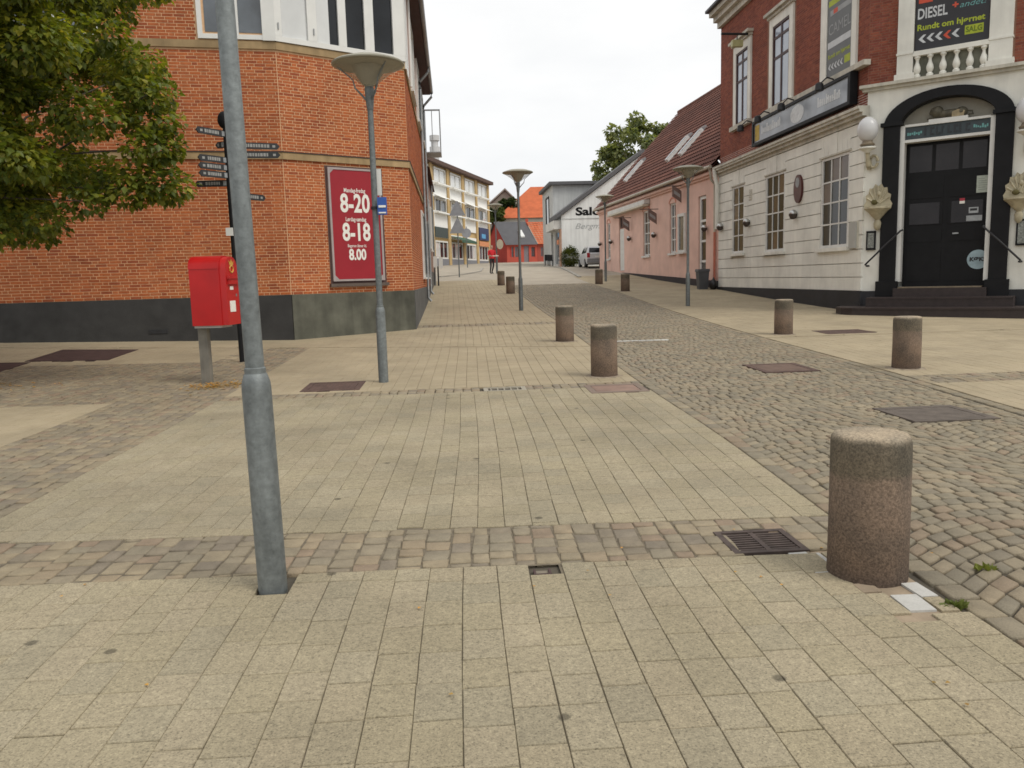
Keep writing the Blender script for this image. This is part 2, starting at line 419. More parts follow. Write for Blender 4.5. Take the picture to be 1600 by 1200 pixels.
# bands of setts laid into the pavement
band = bpy.data.objects.new('sett_band', None); COL.objects.link(band); band['kind'] = 'structure'
polys = columns(K_(-4.6), lambda y: KL(y)-.0, B_LO, B_HI, .122, .14, 4.4, jx=.16, jl=.3)
lay_pieces([[(x, y+(.0035 if k < 2 else -.0035)) for k, (x, y) in enumerate(p)] for p in jog(polys, .008)], 'sett', 'sett_field', m_sett, band, 300, .001, SR, .004, True, skip)
band2 = bpy.data.objects.new('sett_band', None); COL.objects.link(band2); band2['kind'] = 'structure'
polys = columns(K_(-4.4), K_(-3.05), B_HI, K_(17.1), .118, .15, 8, jx=.12, jl=.25)
polys += columns(K_(-14), K_(-4.4), K_(10.42), K_(14.9), .125, .15, 12, jx=.12, jl=.25)
lay_pieces(jog(polys, .007), 'sett', 'sett_field', m_sett, band2, 300, .001, SR, .005, True, skip)
band3 = bpy.data.objects.new('sett_band', None); COL.objects.link(band3); band3['kind'] = 'structure'
polys = columns(K_(-3.05), KL, K_(10.28), K_(10.66), .12, .125, 10.4, jx=.12, jl=.2)
polys += columns(K_(-1.0), KL, K_(L3a), K_(L3b), .16, .2, 21.4, jx=.12, jl=.2)
polys += columns(KR, K_(26), K_(9.55), K_(10.25), .12, .14, 10, jx=.12, jl=.2)
lay_pieces(jog(polys, .008), 'sett', 'sett_field', m_sett, band3, 0, .001, SR, .005, True, skip)

# sand filling the joints near the camera
m_sand_j = M('joint_sand', (.15, .125, .088), .95, .3, 20)
def sand(name, x0, x1f, y0, y1, dz, st=.1):
    b = MB(); y = y0
    while y < y1:
        x = x0
        while x < x1f(y)-.02:
            x2 = min(x+st, x1f(y)); y2 = min(y+st, y1)
            if not any(x2 > a-.02 and x < c+.02 and y2 > d-.02 and y < e+.02 for a, c, d, e in skip):
                b.add([(x, y, gz(x, y)+dz), (x2, y, gz(x2, y)+dz), (x2, y2, gz(x2, y2)+dz), (x, y2, gz(x, y2)+dz)], [(0, 1, 2, 3)])
            x = x2
        y += st
    b.build(name, m_sand_j, None, fix=False, kind='structure')
sand('joint_sand', -4.6, KL, .6, 10.2, -.0075)
# drainage channels: shallow dark stone lines across both pavements
m_chan = M('channel_stone', (.17, .12, .085), .9, .25, 3)
for xa, xb, fa in ((-3.05, 2.6, lambda x: 16.2-.28*x), (-14, -3.9, K_(17.2)), (6.5, 17, lambda x: 15.95-.02*(x-7))):
    b = MB()
    for k in range(30):
        x0, x1 = xa+(xb-xa)*k/30, xa+(xb-xa)*(k+1)/30
        y0, y1 = fa(x0), fa(x1)
        b.add([(x0, y0, gz(x0, y0)-.008), (x1, y1, gz(x1, y1)-.008), (x1, y1+.08, gz(x1, y1)-.008), (x0, y0+.08, gz(x0, y0)-.008)], [(0, 1, 2, 3)])
    b.build('drain_channel', m_chan, fix=False, kind='structure')

# the sett road: rows in segmental arches
road = bpy.data.objects.new('road', None); COL.objects.link(road); road['kind'] = 'structure'
polys = []
pitch, per, amp = .12, 1.95, .44
rows = int(48/pitch)
for r in range(rows):
    yb = .9+r*pitch
    if yb > 41: break
    fine = yb < 30
    xl, xr = KL(yb)+.15, KR(yb)-.15
    x = xl
    off = rnd(0, .1)
    def arch(x, y):
        u = ((x-2.3)/per) % 1.0
        return y+amp*(1-(2*u-1)**2)*(1 if yb > 2 else .5)
    while x < xr-.03:
        x2 = min(xr, x+rnd(.095, .15))
        if xr-x2 < .05: x2 = xr
        # no piece crosses a cusp
        j = 1.0
        q = [(x, arch(x, yb)), (x2, arch(x2-1e-4, yb)), (x2, arch(x2-1e-4, yb+pitch)), (x, arch(x, yb+pitch))]
        polys.append([(a+rnd(-.007, .007), b+rnd(-.007, .007)) for a, b in q])
        x = x2
polys = [p for p in polys]
# edge rows along both kerbs
for KK, sg in ((KL, 1), (KR, -1)):
    y = .6
    while y < 41:
        y2 = y+rnd(.15, .24)
        a, b_ = KK(y)+sg*.012, KK(y2)+sg*.012
        polys.append([(a, y), (a+sg*.145, y), (b_+sg*.145, y2), (b_, y2)])
        y = y2
lay_pieces(polys, 'sett', 'sett_field', m_sett_road, road, 300, -.006, [(.0165, 0), (.0115, -.0035), (.009, -.011), (.008, -.036)], .004, True, skip)
# white stone stripe across half of the carriageway
b = MB()
for k in range(9):
    x0 = 3.0+k*.16; b.box(x0+.006, x0+.154, 16.2, 16.33, gz(x0, 16.2)-.02, gz(x0, 16.2)+.006)
b.build('road_marking', m_white_line, None, kind='structure')
# the street beyond the setts
sheet('street', -1.0, 11.5, 0, 0, 8, 0, -.006, m_far, ys=[41+2*k for k in range(0, 35)], xs=[-1.0, 1, 2.8, 5, 7, 9, 11.5, 16, 30, 60], kind='structure')
sheet('street', 0, 0, 0, 0, 0, 0, -.008, m_far, ys=[46+2*k for k in range(0, 35)], xs=[-30, -12, -6, -1.0], kind='structure')
m_kerbstone = M('kerb_granite', (.34, .32, .28), .8, .15, 5, speck=.2, sscale=120, dirt=.15)
def kerb(pts, w=.14, hgt=.1):
    b = MB()
    for (x0, y0), (x1, y1) in zip(pts, pts[1:]):
        d = Vector((x1-x0, y1-y0)).normalized(); nn = Vector((d.y, -d.x))*w
        z0, z1 = gz(x0, y0), gz(x1, y1)
        b.hexa([(x0, y0, z0-.05), (x1, y1, z1-.05), (x1+nn.x, y1+nn.y, z1-.05), (x0+nn.x, y0+nn.y, z0-.05),
                (x0, y0, z0+hgt), (x1, y1, z1+hgt), (x1+nn.x, y1+nn.y, z1+hgt), (x0+nn.x, y0+nn.y, z0+hgt)])
    return b.build('kerb', m_kerbstone, None, kind='structure')
kerb([(-.8, 50), (.6, 52), (1.9, 56), (2.3, 62)], hgt=.06)
kerb([(7.25, 46), (7.6, 52), (7.9, 58), (7.2, 63)], w=.2, hgt=.06)
# ================================================================== BUILDINGS
def brick_runs(fr, s0, s1, z0, z1, holes, course=.0667, ph=0.0):
    """monk-bond brick rectangles on a facade: (s0,s1,z0,z1)"""
    out = []; k = 0; z = z0
    while z+course <= z1+.01:
        zc = z+course/2; segs = [(s0, s1)]
        for h in holes:
            if h[2] < zc < h[3]:
                ns = []
                for a, b in segs:
                    if h[1] <= a or h[0] >= b: ns.append((a, b)); continue
                    if h[0] > a: ns.append((a, h[0]))
                    if h[1] < b: ns.append((h[1], b))
                segs = ns
        pat = (.24, .24, .12); tot = sum(pat)
        for a, b in segs:
            s = math.floor((a-s0)/tot)*tot+s0-(k % 4)*.18-tot+ph; i = 0
            while s < b:
                e = s+pat[i % 3]
                u, v = max(s, a), min(e, b)
                if v-u > .03: out.append((fr, u, v, z, z+course))
                s = e; i += 1
        z += course; k += 1
    return out
def lay_bricks(runs, mat, parent, nind, proud=.0045, ok=None):
    J = .0078
    geo = []
    for fr, u, v, z0, z1 in runs:
        p = proud+rnd(-.0012, .0015)
        q = [fr.pt(u+J, p, z0+J), fr.pt(v-J, p, z0+J), fr.pt(v-J, p, z1-J), fr.pt(u+J, p, z1-J),
             fr.pt(u+J-.003, -.002, z0+J-.003), fr.pt(v-J+.003, -.002, z0+J-.003), fr.pt(v-J+.003, -.002, z1-J+.003), fr.pt(u+J-.003, -.002, z1-J+.003)]
        geo.append(q)
    F8 = [(0, 1, 2, 3), (0, 4, 5, 1), (1, 5, 6, 2), (2, 6, 7, 3), (3, 7, 4, 0)]
    rank = sorted((w, i) for i, q in enumerate(geo) for w in [in_view(*q[0], 0)] if w and (ok is None or ok(q[0])))
    ind = {i for _, i in rank[:nind]}
    off = parent_origin(parent); big = MB(); cache = {}
    for i, q in enumerate(geo):
        if i in ind:
            fr, u, v, z0, z1 = runs[i]; key = (id(fr), round(v-u, 3))
            c = Vector(fr.pt(u, 0, z0))
            if key not in cache:
                me = bpy.data.meshes.new('brick'); me.from_pydata([tuple(Vector(p)-c) for p in q], [], F8); me.materials.append(mat); cache[key] = me
            o = link('brick', cache[key], parent); o.location = c-off
        else: big.add(q, F8)
    if big.v: big.build('brickwork', mat, parent, fix=False, kind='stuff')

m_white = M('white_paint', (.66, .655, .62), .55, .06, 3, dirt=.08)
m_white_w = M('white_frame_paint', (.70, .70, .67), .45, .04, 3)
m_black = M('black_paint', (.011, .011, .012), .5, .15, 4, spec=.16)
m_iron = M('black_iron', (.02, .02, .022), .5, .2, 10)
g_dark = GLASS('window_glass_dark', (.015, .017, .02), .05, .3)
g_mid = GLASS('window_glass_reflecting', (.085, .10, .115))
g_warm = GLASS('window_glass_warm_room', (.085, .055, .038), .1, .45)
g_cur = GLASS('window_glass_white_blind', (.6, .61, .6), var=.12)
g_sky = GLASS('window_glass_pale', (.33, .38, .45), var=.12)  # pale blue base colour stands for reflected sky and curtains
m_zinc = M('zinc', (.33, .34, .345), .45, .15, 6, metal=.6, dirt=.15)
m_sand = M('sandstone_course', (.36, .255, .135), .9, .15, 4, bump=.2, dirt=.15, streak=.2)

# ------------------------------------------------------------------ corner brick building on the left
LA = Vector((-3.74, 18.95)); LB = Vector((-1.0, 20.72))
f_front = Fr(LA, (-1, -.13), flip=True)
f_cham = Fr(LA, LB-LA)
f_side = Fr(LB, (0, 1))
for f_, want in ((f_front, (.1, -1)), (f_cham, (.5, -.8)), (f_side, (1, 0))):
    if f_.N.dot(Vector(want)) < 0: f_.N = -f_.N
CH = (LB-LA).length
LEND = LA+f_front.D*16
bld = thing('corner_building', 'orange-red brick corner building with cut-off corner and red opening-hours board', 'building', (LA.x, LA.y, .1))
m_mortar = M('lime_mortar', (.68, .44, .26), .95, .12, 8, bump=.2)
m_brick = M('orange_brick', None, .85, .14, 14, bump=.35, bscale=90, speck=.1, sscale=140, dirt=.16, spec=.25,
            pal=[(0.408, 0.116, 0.041), (0.377, 0.104, 0.037), (0.439, 0.135, 0.049), (0.352, 0.094, 0.035), (0.418, 0.123, 0.044), (0.393, 0.125, 0.049), (0.306, 0.081, 0.034), (0.439, 0.125, 0.041), (0.372, 0.109, 0.041)])
core = [LA, LB, Vector((-1.0, 36)), Vector((-18, 36)), LEND]
MB().prism([(p.x, p.y) for p in core], -.4, 9.05).build('wall', m_mortar, bld)
TOP = 9.02
H_front = [(-.1, 1.62, 6.62, 9.1), (3.6, 6.2, 6.62, 9.1), (-.1, 17, 4.30, 4.47)]
H_front2 = [(-.1, 1.66, 6.87, 9.1), (3.6, 6.2, 6.87, 9.1), (-1, 17, 4.30, 4.47), (-1, 17, 6.68, 6.87)]
H_cham = [(-1, 9, 4.30, 4.47), (-1, 9, 6.68, 9.1), (1.0, 2.5, 1.47, 4.24)]
H_side = [(-1, 20, 4.30, 4.47), (-1, 1.2, 6.68, 9.1), (3.0, 5.0, 6.9, 8.9), (7.4, 9.4, 6.9, 8.9), (11.5, 13.5, 6.9, 8.9), (7.4, 9.4, 1.6, 3.9), (11.5, 13.5, 1.6, 3.9)]
runs = brick_runs(f_cham, 0, CH, 1.25, TOP, H_cham, ph=.05)+brick_runs(f_front, .004, 14, 1.25, TOP, H_front2)
runs += brick_runs(f_side, .004, 15.2, 1.25, TOP, H_side)
lay_bricks(runs, m_brick, bld, 300)
# plinths: painted dark on the front, weathered grey-green on the cut corner
m_pl_dark = M('plinth_dark_paint', (.042, .041, .04), .8, .2, 3, dirt=.2, bump=.2, bscale=40)
m_pl_grey = M('plinth_weathered_render', (.115, .115, .09), .9, .25, 2.2, dirt=.3, streak=.2, bump=.3, bscale=30)
m_pl_side = M('plinth_side_render', (.11, .11, .105), .9, .25, 3, dirt=.25)
MB().fbox(f_front, .0, 15, -.02, .035, -.4, 1.25).build('plinth', m_pl_dark, bld, label='dark grey painted plinth of the long front')
MB().fbox(f_cham, -.0, CH, -.02, .036, -.4, 1.25).build('plinth', m_pl_grey, bld, label='weathered grey-green plinth of the cut corner')
MB().fbox(f_side, .0, 15.25, -.02, .037, -.4, 1.25).build('plinth', m_pl_side, bld)
def course_band(z0, z1, pr, name, mt):
    MB().fbox(f_front, -.01, 15, -.01, pr, z0, z1).build(name, mt, bld)
    MB().fbox(f_cham, -.012, CH+.012, -.01, pr+.002, z0, z1).build(name, mt, bld)
    MB().fbox(f_side, -.01, 15.2, -.01, pr+.001, z0, z1).build(name, mt, bld)
course_band(4.31, 4.46, .045, 'string_course', m_sand)
course_band(6.69, 6.85, .04, 'sill_course', m_sand)
m_drip = M('dark_drip_edge', (.06, .045, .04), .9)
course_band(4.462, 4.485, .06, 'drip_edge', m_drip)
# window band of the upper floor
window(bld, f_front, .03, 1.62, 6.88, 8.85, 2, 1, .0, m_white_w, g_mid, fw=.1, mw=.13, dep=.06, glasses=[g_mid])
window(bld, f_front, 3.6, 6.2, 6.88, 8.85, 3, 1, .0, m_white_w, g_mid, fw=.1, mw=.1, dep=.06)
MB().fbox(f_front, -.02, .26, .0, .075, 6.865, 9.0).build('corner_panel', m_white_w, bld)
wins = MB()
wb = MB(); wb.fbox(f_cham, -.02, CH+.02, 0, .07, 6.865, 6.98).fbox(f_cham, -.02, CH+.02, 0, .07, 8.8, 9.02)
cuts = [(-.02, .14), (.76, .98), (1.52, 1.72), (2.2, 2.44), (2.96, CH+.02)]
for a, c_ in cuts: wb.fbox(f_cham, a, c_, 0, .072, 6.98, 8.8)
bay = wb.build('bay_window', m_white_w, bld)
for k, gm in enumerate((g_cur, g_cur, g_dark, g_dark)):
    a, c_ = cuts[k][1], cuts[k+1][0]
    if k == 1:
        MB().fbox(f_cham, a, a+.33, .002, .02, 6.98, 8.8).build('pane', g_cur, bay); MB().fbox(f_cham, a+.33, c_, .002, .02, 6.98, 8.8).build('pane', g_dark, bay)
    else: MB().fbox(f_cham, a, c_, .002, .02, 6.98, 8.8).build('pane', gm, bay)
    if k in (0, 1):
        hb = MB().fbox(f_cham, a-.09, a-.07, .072, .1, 7.12, 7.26); hb.build('casement_handle', m_zinc, bay)
MB().fbox(f_side, -.02, .34, 0, .07, 6.7, 9.0).fbox(f_side, .75, 1.2, 0, .07, 6.7, 9.0).fbox(f_side, .34, .75, 0, .06, 6.7, 6.9).build('corner_panel', m_white_w, bld)
MB().fbox(f_side, .34, .75, .002, .02, 6.9, 8.9).build('pane', g_mid, bld)
for s in (3.0, 7.4, 11.5):
    window(bld, f_side, s, s+2, 6.9, 8.9, 2, 1, .0, m_white_w, g_mid, fw=.1, mw=.1, dep=.08, sill=(.05, .12, .06))
    if s > 5: window(bld, f_side, s, s+2, 1.6, 3.9, 2, 1, .0, m_white_w, g_mid, fw=.1, mw=.1, dep=.05, sill=(.05, .1, .06))
# eaves, roof, gutter, downpipes
m_soffit = M('maroon_soffit', (.062, .026, .024), .7, .15, 4)
m_tile_dk = M('dark_red_roof_tile', None, .8, .18, 3, dirt=.15, pal=[(.13, .045, .034), (.115, .04, .032), (.145, .052, .038), (.10, .038, .03)])
eo = .38
e1 = [LA+(f_front.N+f_cham.N).normalized()*eo*1.05, LB+(f_cham.N+f_side.N).normalized()*eo*1.05, Vector((-1+eo, 34.2)), Vector((-18, 34.2)), LEND+f_front.N*eo]
MB().prism([(p.x, p.y) for p in e1], 9.05, 9.2).build('eaves_soffit', m_soffit, bld)
rb = MB(); apex = [Vector((-5.0, 24.5)), Vector((-5.0, 33.5)), Vector((-17, 24.5))]
vb = [(p.x, p.y, 9.2) for p in e1]+[(p.x, p.y, 13) for p in apex]
rb.add(vb, [(0, 1, 5), (1, 2, 6, 5), (2, 3, 6), (3, 4, 7), (4, 0, 5, 7), (5, 6, 3, 7)])
rb.build('roof', m_tile_dk, bld)
gt = MB(); gt.tube([(-1+eo+.05, 21.1, 9.13), (-1+eo+.05, 34.2, 9.13)], .07, 8); gt.build('gutter', m_zinc, bld, smooth=True)
for yy in (29.9, 33.9):
    x0 = -1+eo+.05
    MB().tube([(x0, yy, 9.08), (x0, yy, 8.9), (-1+.1, yy, 8.55), (-1+.1, yy, 8.3), (-1+.1, yy, gz(-1, yy)+.25), (-.9+.1, yy, gz(-1, yy)+.12)], .05, 8).build('downpipe', m_zinc, bld, smooth=True)
MB().tube([(-.92, 22.6, 6.7), (-.92, 22.6, 9.0)], .05, 8).build('downpipe', m_white_w, bld, smooth=True)
vt = MB().fbox(f_front, 2.75, 3.15, .034, .05, .47, .56)
vt.build('vent_grille', m_iron, bld)
MB().fbox(f_cham, 1.0, 2.5, -.004, .014, 1.47, 4.24).build('blind_niche', M('niche_wood', (.09, .05, .045), .8), bld)
MB().fbox(f_cham, .97, 2.53, -.002, .09, 1.40, 1.475).build('niche_sill', M('sill_slate', (.11, .085, .07), .8), bld)
# the red opening hours board in the niche
ob = thing('opening_hours_board', 'tall dark red board with white opening hours 8-20 and 8-18 on brick corner', 'sign', f_cham.pt(1.72, .0, 1.5))
m_red_board = M('crimson_board', (.30, .01, .02), .4, .06, 2)
m_silver = M('silver_frame', (.36, .31, .30), .45, .08, 5)
m_print_w = M('white_print', (.78, .76, .70), .6, .03)
MB().fbox(f_cham, 1.08, 2.40, .016, .05, 1.56, 4.17).build('board', m_red_board, ob)
fb = MB()
for a in ((1.05, 1.1, 1.53, 4.2), (2.38, 2.43, 1.53, 4.2)): fb.fbox(f_cham, a[0], a[1], .014, .065, a[2], a[3])
for a in ((1.1, 2.38, 1.53, 1.575), (1.1, 2.38, 4.155, 4.2)): fb.fbox(f_cham, a[0], a[1], .014, .064, a[2], a[3])
for (s, z, ss, sz) in ((1.1, 1.575, 1, 1), (2.38, 1.575, -1, 1), (1.1, 4.155, 1, -1), (2.38, 4.155, -1, -1)):
    fb.fprism(f_cham, [(s, z), (s+ss*.1, z), (s, z+sz*.1)], .05, .06)
fb.build('frame', m_silver, ob)
for body, z, size, w, off in (('Mandag-fredag', 3.68, .14, .56, .002), ('8-20', 3.36, .6, .78, .016), ('Lørdag-søndag', 3.0, .14, .54, .002), ('8-18', 2.68, .58, .74, .016), ('Bageren åbner kl.', 2.37, .1, .5, .001), ('8.00', 2.15, .36, .46, .012)):
    ftext(MB(), f_cham, 1.72, .0525, z, body, size, w, offset=off).build('lettering', m_print_w, ob, fix=False)

# balcony of steel bars and the lower building further up the street
bal = thing('steel_balcony', 'small galvanised steel balcony high on the far end of the brick building', 'balcony', (-.95, 35.2, 6.8))
b = MB(); b.box(-.96, -.25, 34.6, 36, 6.8, 6.84); b.build('floor_plate', m_zinc, bal)
b = MB()
for yy in (34.62, 35.3, 35.98): b.box(-.3, -.26, yy-.02, yy+.02, 6.86, 8.5)
b.box(-.3, -.26, 34.6, 36, 8.5, 8.56); b.box(-.96, -.26, 34.6, 34.64, 8.5, 8.56); b.box(-.62, -.59, 34.61, 34.63, 6.86, 8.5)
b.build('railing', m_zinc, bal)
bl2 = thing('rendered_house', 'low pinkish house at the far end of the brick corner building', 'house', (-1, 41, 1))
m_pinkgrey = M('pinkish_render', (.33, .21, .165), .9, .12, 2, streak=.2)
b = MB(); b.box(-12, -1.01, 36.02, 46, -.2, 6.4); b.build('wall', m_pinkgrey, bl2)
b = MB(); b.add([(-12, 36.02, 6.4), (-.8, 36.02, 6.4), (-.8, 46.1, 6.4), (-12, 46.1, 6.4), (-6, 36.02, 9.4), (-6, 46.1, 9.4)], [(0, 4, 1), (1, 4, 5, 2), (2, 5, 3), (3, 5, 4, 0)]); b.build('roof', m_tile_dk, bl2)
fs2 = Fr((-1, 36.02), (0, 1)); fs2.N = Vector((1, 0))
MB().fbox(fs2, 0, 9.98, -.02, .03, 0, 1.9).build('plinth', m_pl_side, bl2)
for s in (1.5, 5.5): window(bl2, fs2, s, s+1.2, 3.0, 5.2, 2, 2, .0, m_white_w, g_mid, dep=.06, sill=(.05, .1, .06))
b = MB().tube([(-.9, 42.7, 1.2), (-.9, 42.7, 6.4)], .05, 8); b.build('downpipe', m_zinc, bl2, smooth=True)
mp_ = thing('meter_post', 'dark post with two small white boxes by the house end', 'post', (-.72, 42.3, gz(-.72, 42.3)))
MB().tube([(-.72, 42.3, gz(-.72, 42.3)-.05), (-.72, 42.3, 2.2)], .04, 8).build('post', m_iron, mp_)
MB().box(-.95, -.75, 42.2, 42.4, 2.15, 2.72).build('box', m_white_w, mp_); MB().box(-.66, -.46, 42.2, 42.4, 2.1, 2.66).build('box', m_white_w, mp_)

# ------------------------------------------------------------------ the corner pub on the right
PA = Vector((11.4, 21.6)); PD = Vector((.766, -.643))
f_a = Fr(PA, (0, 1)); f_a.N = Vector((-1, 0))
f_e = Fr(PA, PD); f_e.N = Vector((-.643, -.766))
pub = thing('corner_pub', 'two-storey corner pub, white rusticated ground floor, red brick above, black arched entrance', 'building', (PA.x, PA.y, .2))
m_pub_white = M('pub_white_masonry_paint', (.74, .73, .66), .75, .05, 2.5, dirt=.1, streak=.05, bump=.15, bscale=25)
m_pub_groove = M('pub_groove_paint', (.62, .61, .55), .85, .1, 4)
m_pub_trim = M('pub_trim_stone', (.54, .515, .435), .8, .1, 3, streak=.2, dirt=.1)
m_pub_brick = M('pub_red_brick', None, .88, .16, 12, bump=.3, dirt=.15, spec=.25,
                pal=[(.25, .075, .048), (.215, .063, .042), (.275, .085, .052), (.19, .058, .042), (.26, .085, .055), (.23, .07, .05)])
m_pub_mortar = M('pub_mortar', (.26, .14, .095), .95, .1)
m_pl_black = M('plinth_black_paint', (.022, .022, .025), .6, .2, 4, dirt=.2)
core1 = [(11.4, 33.6), (11.4, 22.19), (14.79, 19.35), (24, 19.35), (24, 33.6)]
MB().prism(core1, 0, 6.2).build('wall', m_pub_groove, pub)
PE = PA+PD*4.05
core2 = [(11.4, 33.6), (11.4, 21.6), (PE.x, PE.y), (24, PE.y), (24, 33.6)]
MB().prism(core2, 6.2, 11.5).build('upper_wall', m_pub_mortar, pub)
up_holes = [(8.5, 10.6, 7.0, 10.3), (4.7, 7.05, 7.0, 10.3), (.6, 2.8, 7.0, 11.6), (-.1, 8, 6.88, 7.06)]
e_holes = [(.72, 3.34, 6.2, 11.6)]
runs = brick_runs(f_a, .0, 12, 5.86, 11.4, up_holes)+brick_runs(f_e, 0, 4.05, 6.33, 11.4, e_holes)
lay_bricks(runs, m_pub_brick, pub, 0, proud=.005)
# rusticated courses
wins_a = [(.78, 2.56, 2.12, 4.8), (5.22, 6.92, 2.16, 4.84), (9.02, 10.36, 2.22, 4.84)]
zs = [.86+k*.388 for k in range(12)]
for k, z in enumerate(zs):
    z1 = min(z+.388, 5.45)
    if z1-z < .1: continue
    segs = [(.0, 12.0)]
    for w in wins_a:
        if w[2]-.02 < (z+z1)/2 < w[3]+.42:
            ns = []
            for a, b_ in segs:
                if w[1] <= a or w[0] >= b_: ns.append((a, b_)); continue
                ns += [(a, w[0]), (w[1], b_)]
            segs = ns
    for a, b_ in segs:
        if b_-a > .05:
            MB().fbox(f_a, a+.0, b_-.0, .0, .055+rnd(-.002, .002), z+.012, z1-.012).build('rusticated_block', m_pub_white, pub)
for w in wins_a:      # flat arches over the ground-floor windows
    n_ = 7
    for k in range(n_):
        a = w[0]-.12+(w[1]-w[0]+.24)*k/n_; b_ = w[0]-.12+(w[1]-w[0]+.24)*(k+1)/n_
        MB().fbox(f_a, max(a, w[0])+.006, min(b_, w[1])-.006, .0, .057 if k != 3 else .075, w[3]+.02, 5.44).build('lintel_stone', m_pub_white, pub)
# window frames, surrounds and sills
for (s0, s1, z0, z1), cols in zip(wins_a, (3, 3, 2)):
    h = z1-z0
    rz = [z0+.07, z0+.07+h*.235, z0+.07+h*.47, z0+.07+h*.70, z1-.07]
    window(pub, f_a, s0+.02, s1-.02, z0, z1, cols, 4, -.0, m_white, g_dark, fw=.085, mw=.045, dep=.045, rowz=rz, glasses=[g_dark, g_dark, g_dark, g_warm])
    MB().fbox(f_a, s0-.12, s1+.12, .0, .17, z0-.11, z0-.005).build('window_sill', m_pub_white, pub)
    MB().fbox(f_a, s0-.08, s1+.08, .05, .09, z1+.0, z1+.05).build('drip_mould', m_pub_trim, pub)
MB().fbox(f_a, -.1, 12.02, -.01, .1, -.2, .86).build('plinth', m_pl_black, pub)
# cornice between the storeys
cb = MB(); cb.fbox(f_a, -.15, 12.05, 0, .09, 5.46, 5.58).fbox(f_a, -.12, 12.05, 0, .2, 5.58, 5.68).fbox(f_a, -.12, 12.05, 0, .29, 5.68, 5.76).fbox(f_a, -.12, 12.05, 0, .33, 5.76, 5.84)
cb.build('cornice', m_pub_trim, pub)
# upper windows with surrounds and hoods
m_dkred = M('oxblood_frame_paint', (.05, .018, .016), .5, .1)
for s0, s1, zb, zt in ((8.8, 10.05, 7.28, 9.86), (5.08, 6.46, 7.22, 9.8)):
    sur = MB()
    sur.fbox(f_a, s0-.28, s0, .0, .07, zb-.12, zt+.3).fbox(f_a, s1, s1+.28, .0, .07, zb-.12, zt+.3).fbox(f_a, s0, s1, .0, .068, zt, zt+.3)
    sur.build('window_surround', m_pub_white, pub)
    hd = MB(); hd.fbox(f_a, s0-.34, s1+.34, 0, .14, zt+.302, zt+.4).fbox(f_a, s0-.42, s1+.42, 0, .24, zt+.4, zt+.5); hd.build('window_hood', m_pub_trim, pub)
    MB().fbox(f_a, s0-.35, s1+.4, 0, .18, zb-.28, zb-.12).build('window_sill', m_pub_trim, pub)
    mid = zb+(zt-zb)*.68
    window(pub, f_a, s0, s1, zb-.12, zt, 2, 2, .0, m_dkred, g_sky, fw=.07, mw=.085, dep=.05, rowz=[zb-.05, zb+(zt-zb)*.58, zb+(zt-zb)*.84, zt-.07])
MB().fbox(f_a, .62, .89, 0, .07, 7.06, 11.3).fbox(f_a, 2.38, 2.78, 0, .07, 7.06, 11.3).build('window_surround', m_pub_white, pub)
MB().fbox(f_a, -.1, 7.9, 0, .2, 6.9, 7.04).build('sill_course', m_pub_trim, pub)
# main cornice and roof
cb = MB()
for fr, a, b_ in ((f_a, -.1, 12.05), (f_e, -.1, 4.15)):
    cb.fbox(fr, a, b_, 0, .15, 11.4, 11.62).fbox(fr, a, b_, 0, .32, 11.62, 11.82).fbox(fr, a, b_+.0, 0, .5, 11.82, 12.0)
cb.build('main_cornice', m_pub_trim, pub)
m_slate = M('dark_slate', (.05, .05, .055), .6, .2, 3)
MB().prism([(10.75, 33.7), (10.75, 21.3), (PE.x-.2, PE.y-.7), (24.4, PE.y-.7), (24.4, 33.7)], 12.0, 12.1).build('roof_edge', m_slate, pub)
rb = MB(); rb.add([(10.75, 33.7, 12.1), (10.75, 21.3, 12.1), (PE.x-.2, PE.y-.7, 12.1), (24.4, PE.y-.7, 12.1), (24.4, 33.7, 12.1), (15, 33.7, 15), (15, 24, 15), (20, 24, 15)],
                  [(0, 1, 6, 5), (1, 2, 6), (2, 3, 7, 6), (3, 4, 5, 7), (4, 0, 5), (5, 6, 7)]); rb.build('roof', m_slate, pub)
# corner wedge and entrance wall
MB().prism([(11.4, 21.6), (11.69, 21.95), (11.4, 22.19)], -.1, 6.2).build('corner_pier', m_pub_white, pub)
SC, A0, A1, ZS = 1.93, 1.5, 1.09, 5.22
def arc(a, h, n=24): return [(SC-a*math.cos(PI*k/n), ZS+h*math.sin(PI*k/n)) for k in range(n+1)]
def ringmesh(mb, outer, inner, n0, n1):
    k = len(outer)
    for i in range(k-1):
        (a, b_), (c, d) = outer[i], outer[i+1]; (e, f), (g, h) = inner[i], inner[i+1]
        mb.add([f_e.pt(a, n1, b_), f_e.pt(c, n1, d), f_e.pt(g, n1, h), f_e.pt(e, n1, f), f_e.pt(a, n0, b_), f_e.pt(c, n0, d), f_e.pt(g, n0, h), f_e.pt(e, n0, f)],
               [(0, 1, 2, 3), (0, 4, 5, 1), (3, 2, 6, 7)])
    return mb
wl = MB(); oa = arc(A0-.05, .8)
wl.fbox(f_e, .0, SC-A0+.05, -.45, .0, .2, ZS).fbox(f_e, SC+A0-.05, 4.05, -.45, .0, .2, ZS)
ringmesh(wl, [(oa[0][0], 6.2)]*0+[(s, 6.2) for s, z in oa], oa, -.45, 0)
wl.fbox(f_e, 0, oa[0][0], -.45, 0, ZS, 6.2).fbox(f_e, oa[-1][0], 4.05, -.45, 0, ZS, 6.2)
wl.build('entrance_wall', m_pub_white, pub)
cb = MB(); cb.fbox(f_e, -.12, 4.12, -.2, .1, 6.2, 6.28).fbox(f_e, -.18, 4.18, -.2, .2, 6.28, 6.36); cb.build('entrance_cornice', m_pub_trim, pub)
lg = [(SC-A0, .9), (SC-A0, ZS)]; li = [(SC-A1, .9), (SC-A1, ZS)]
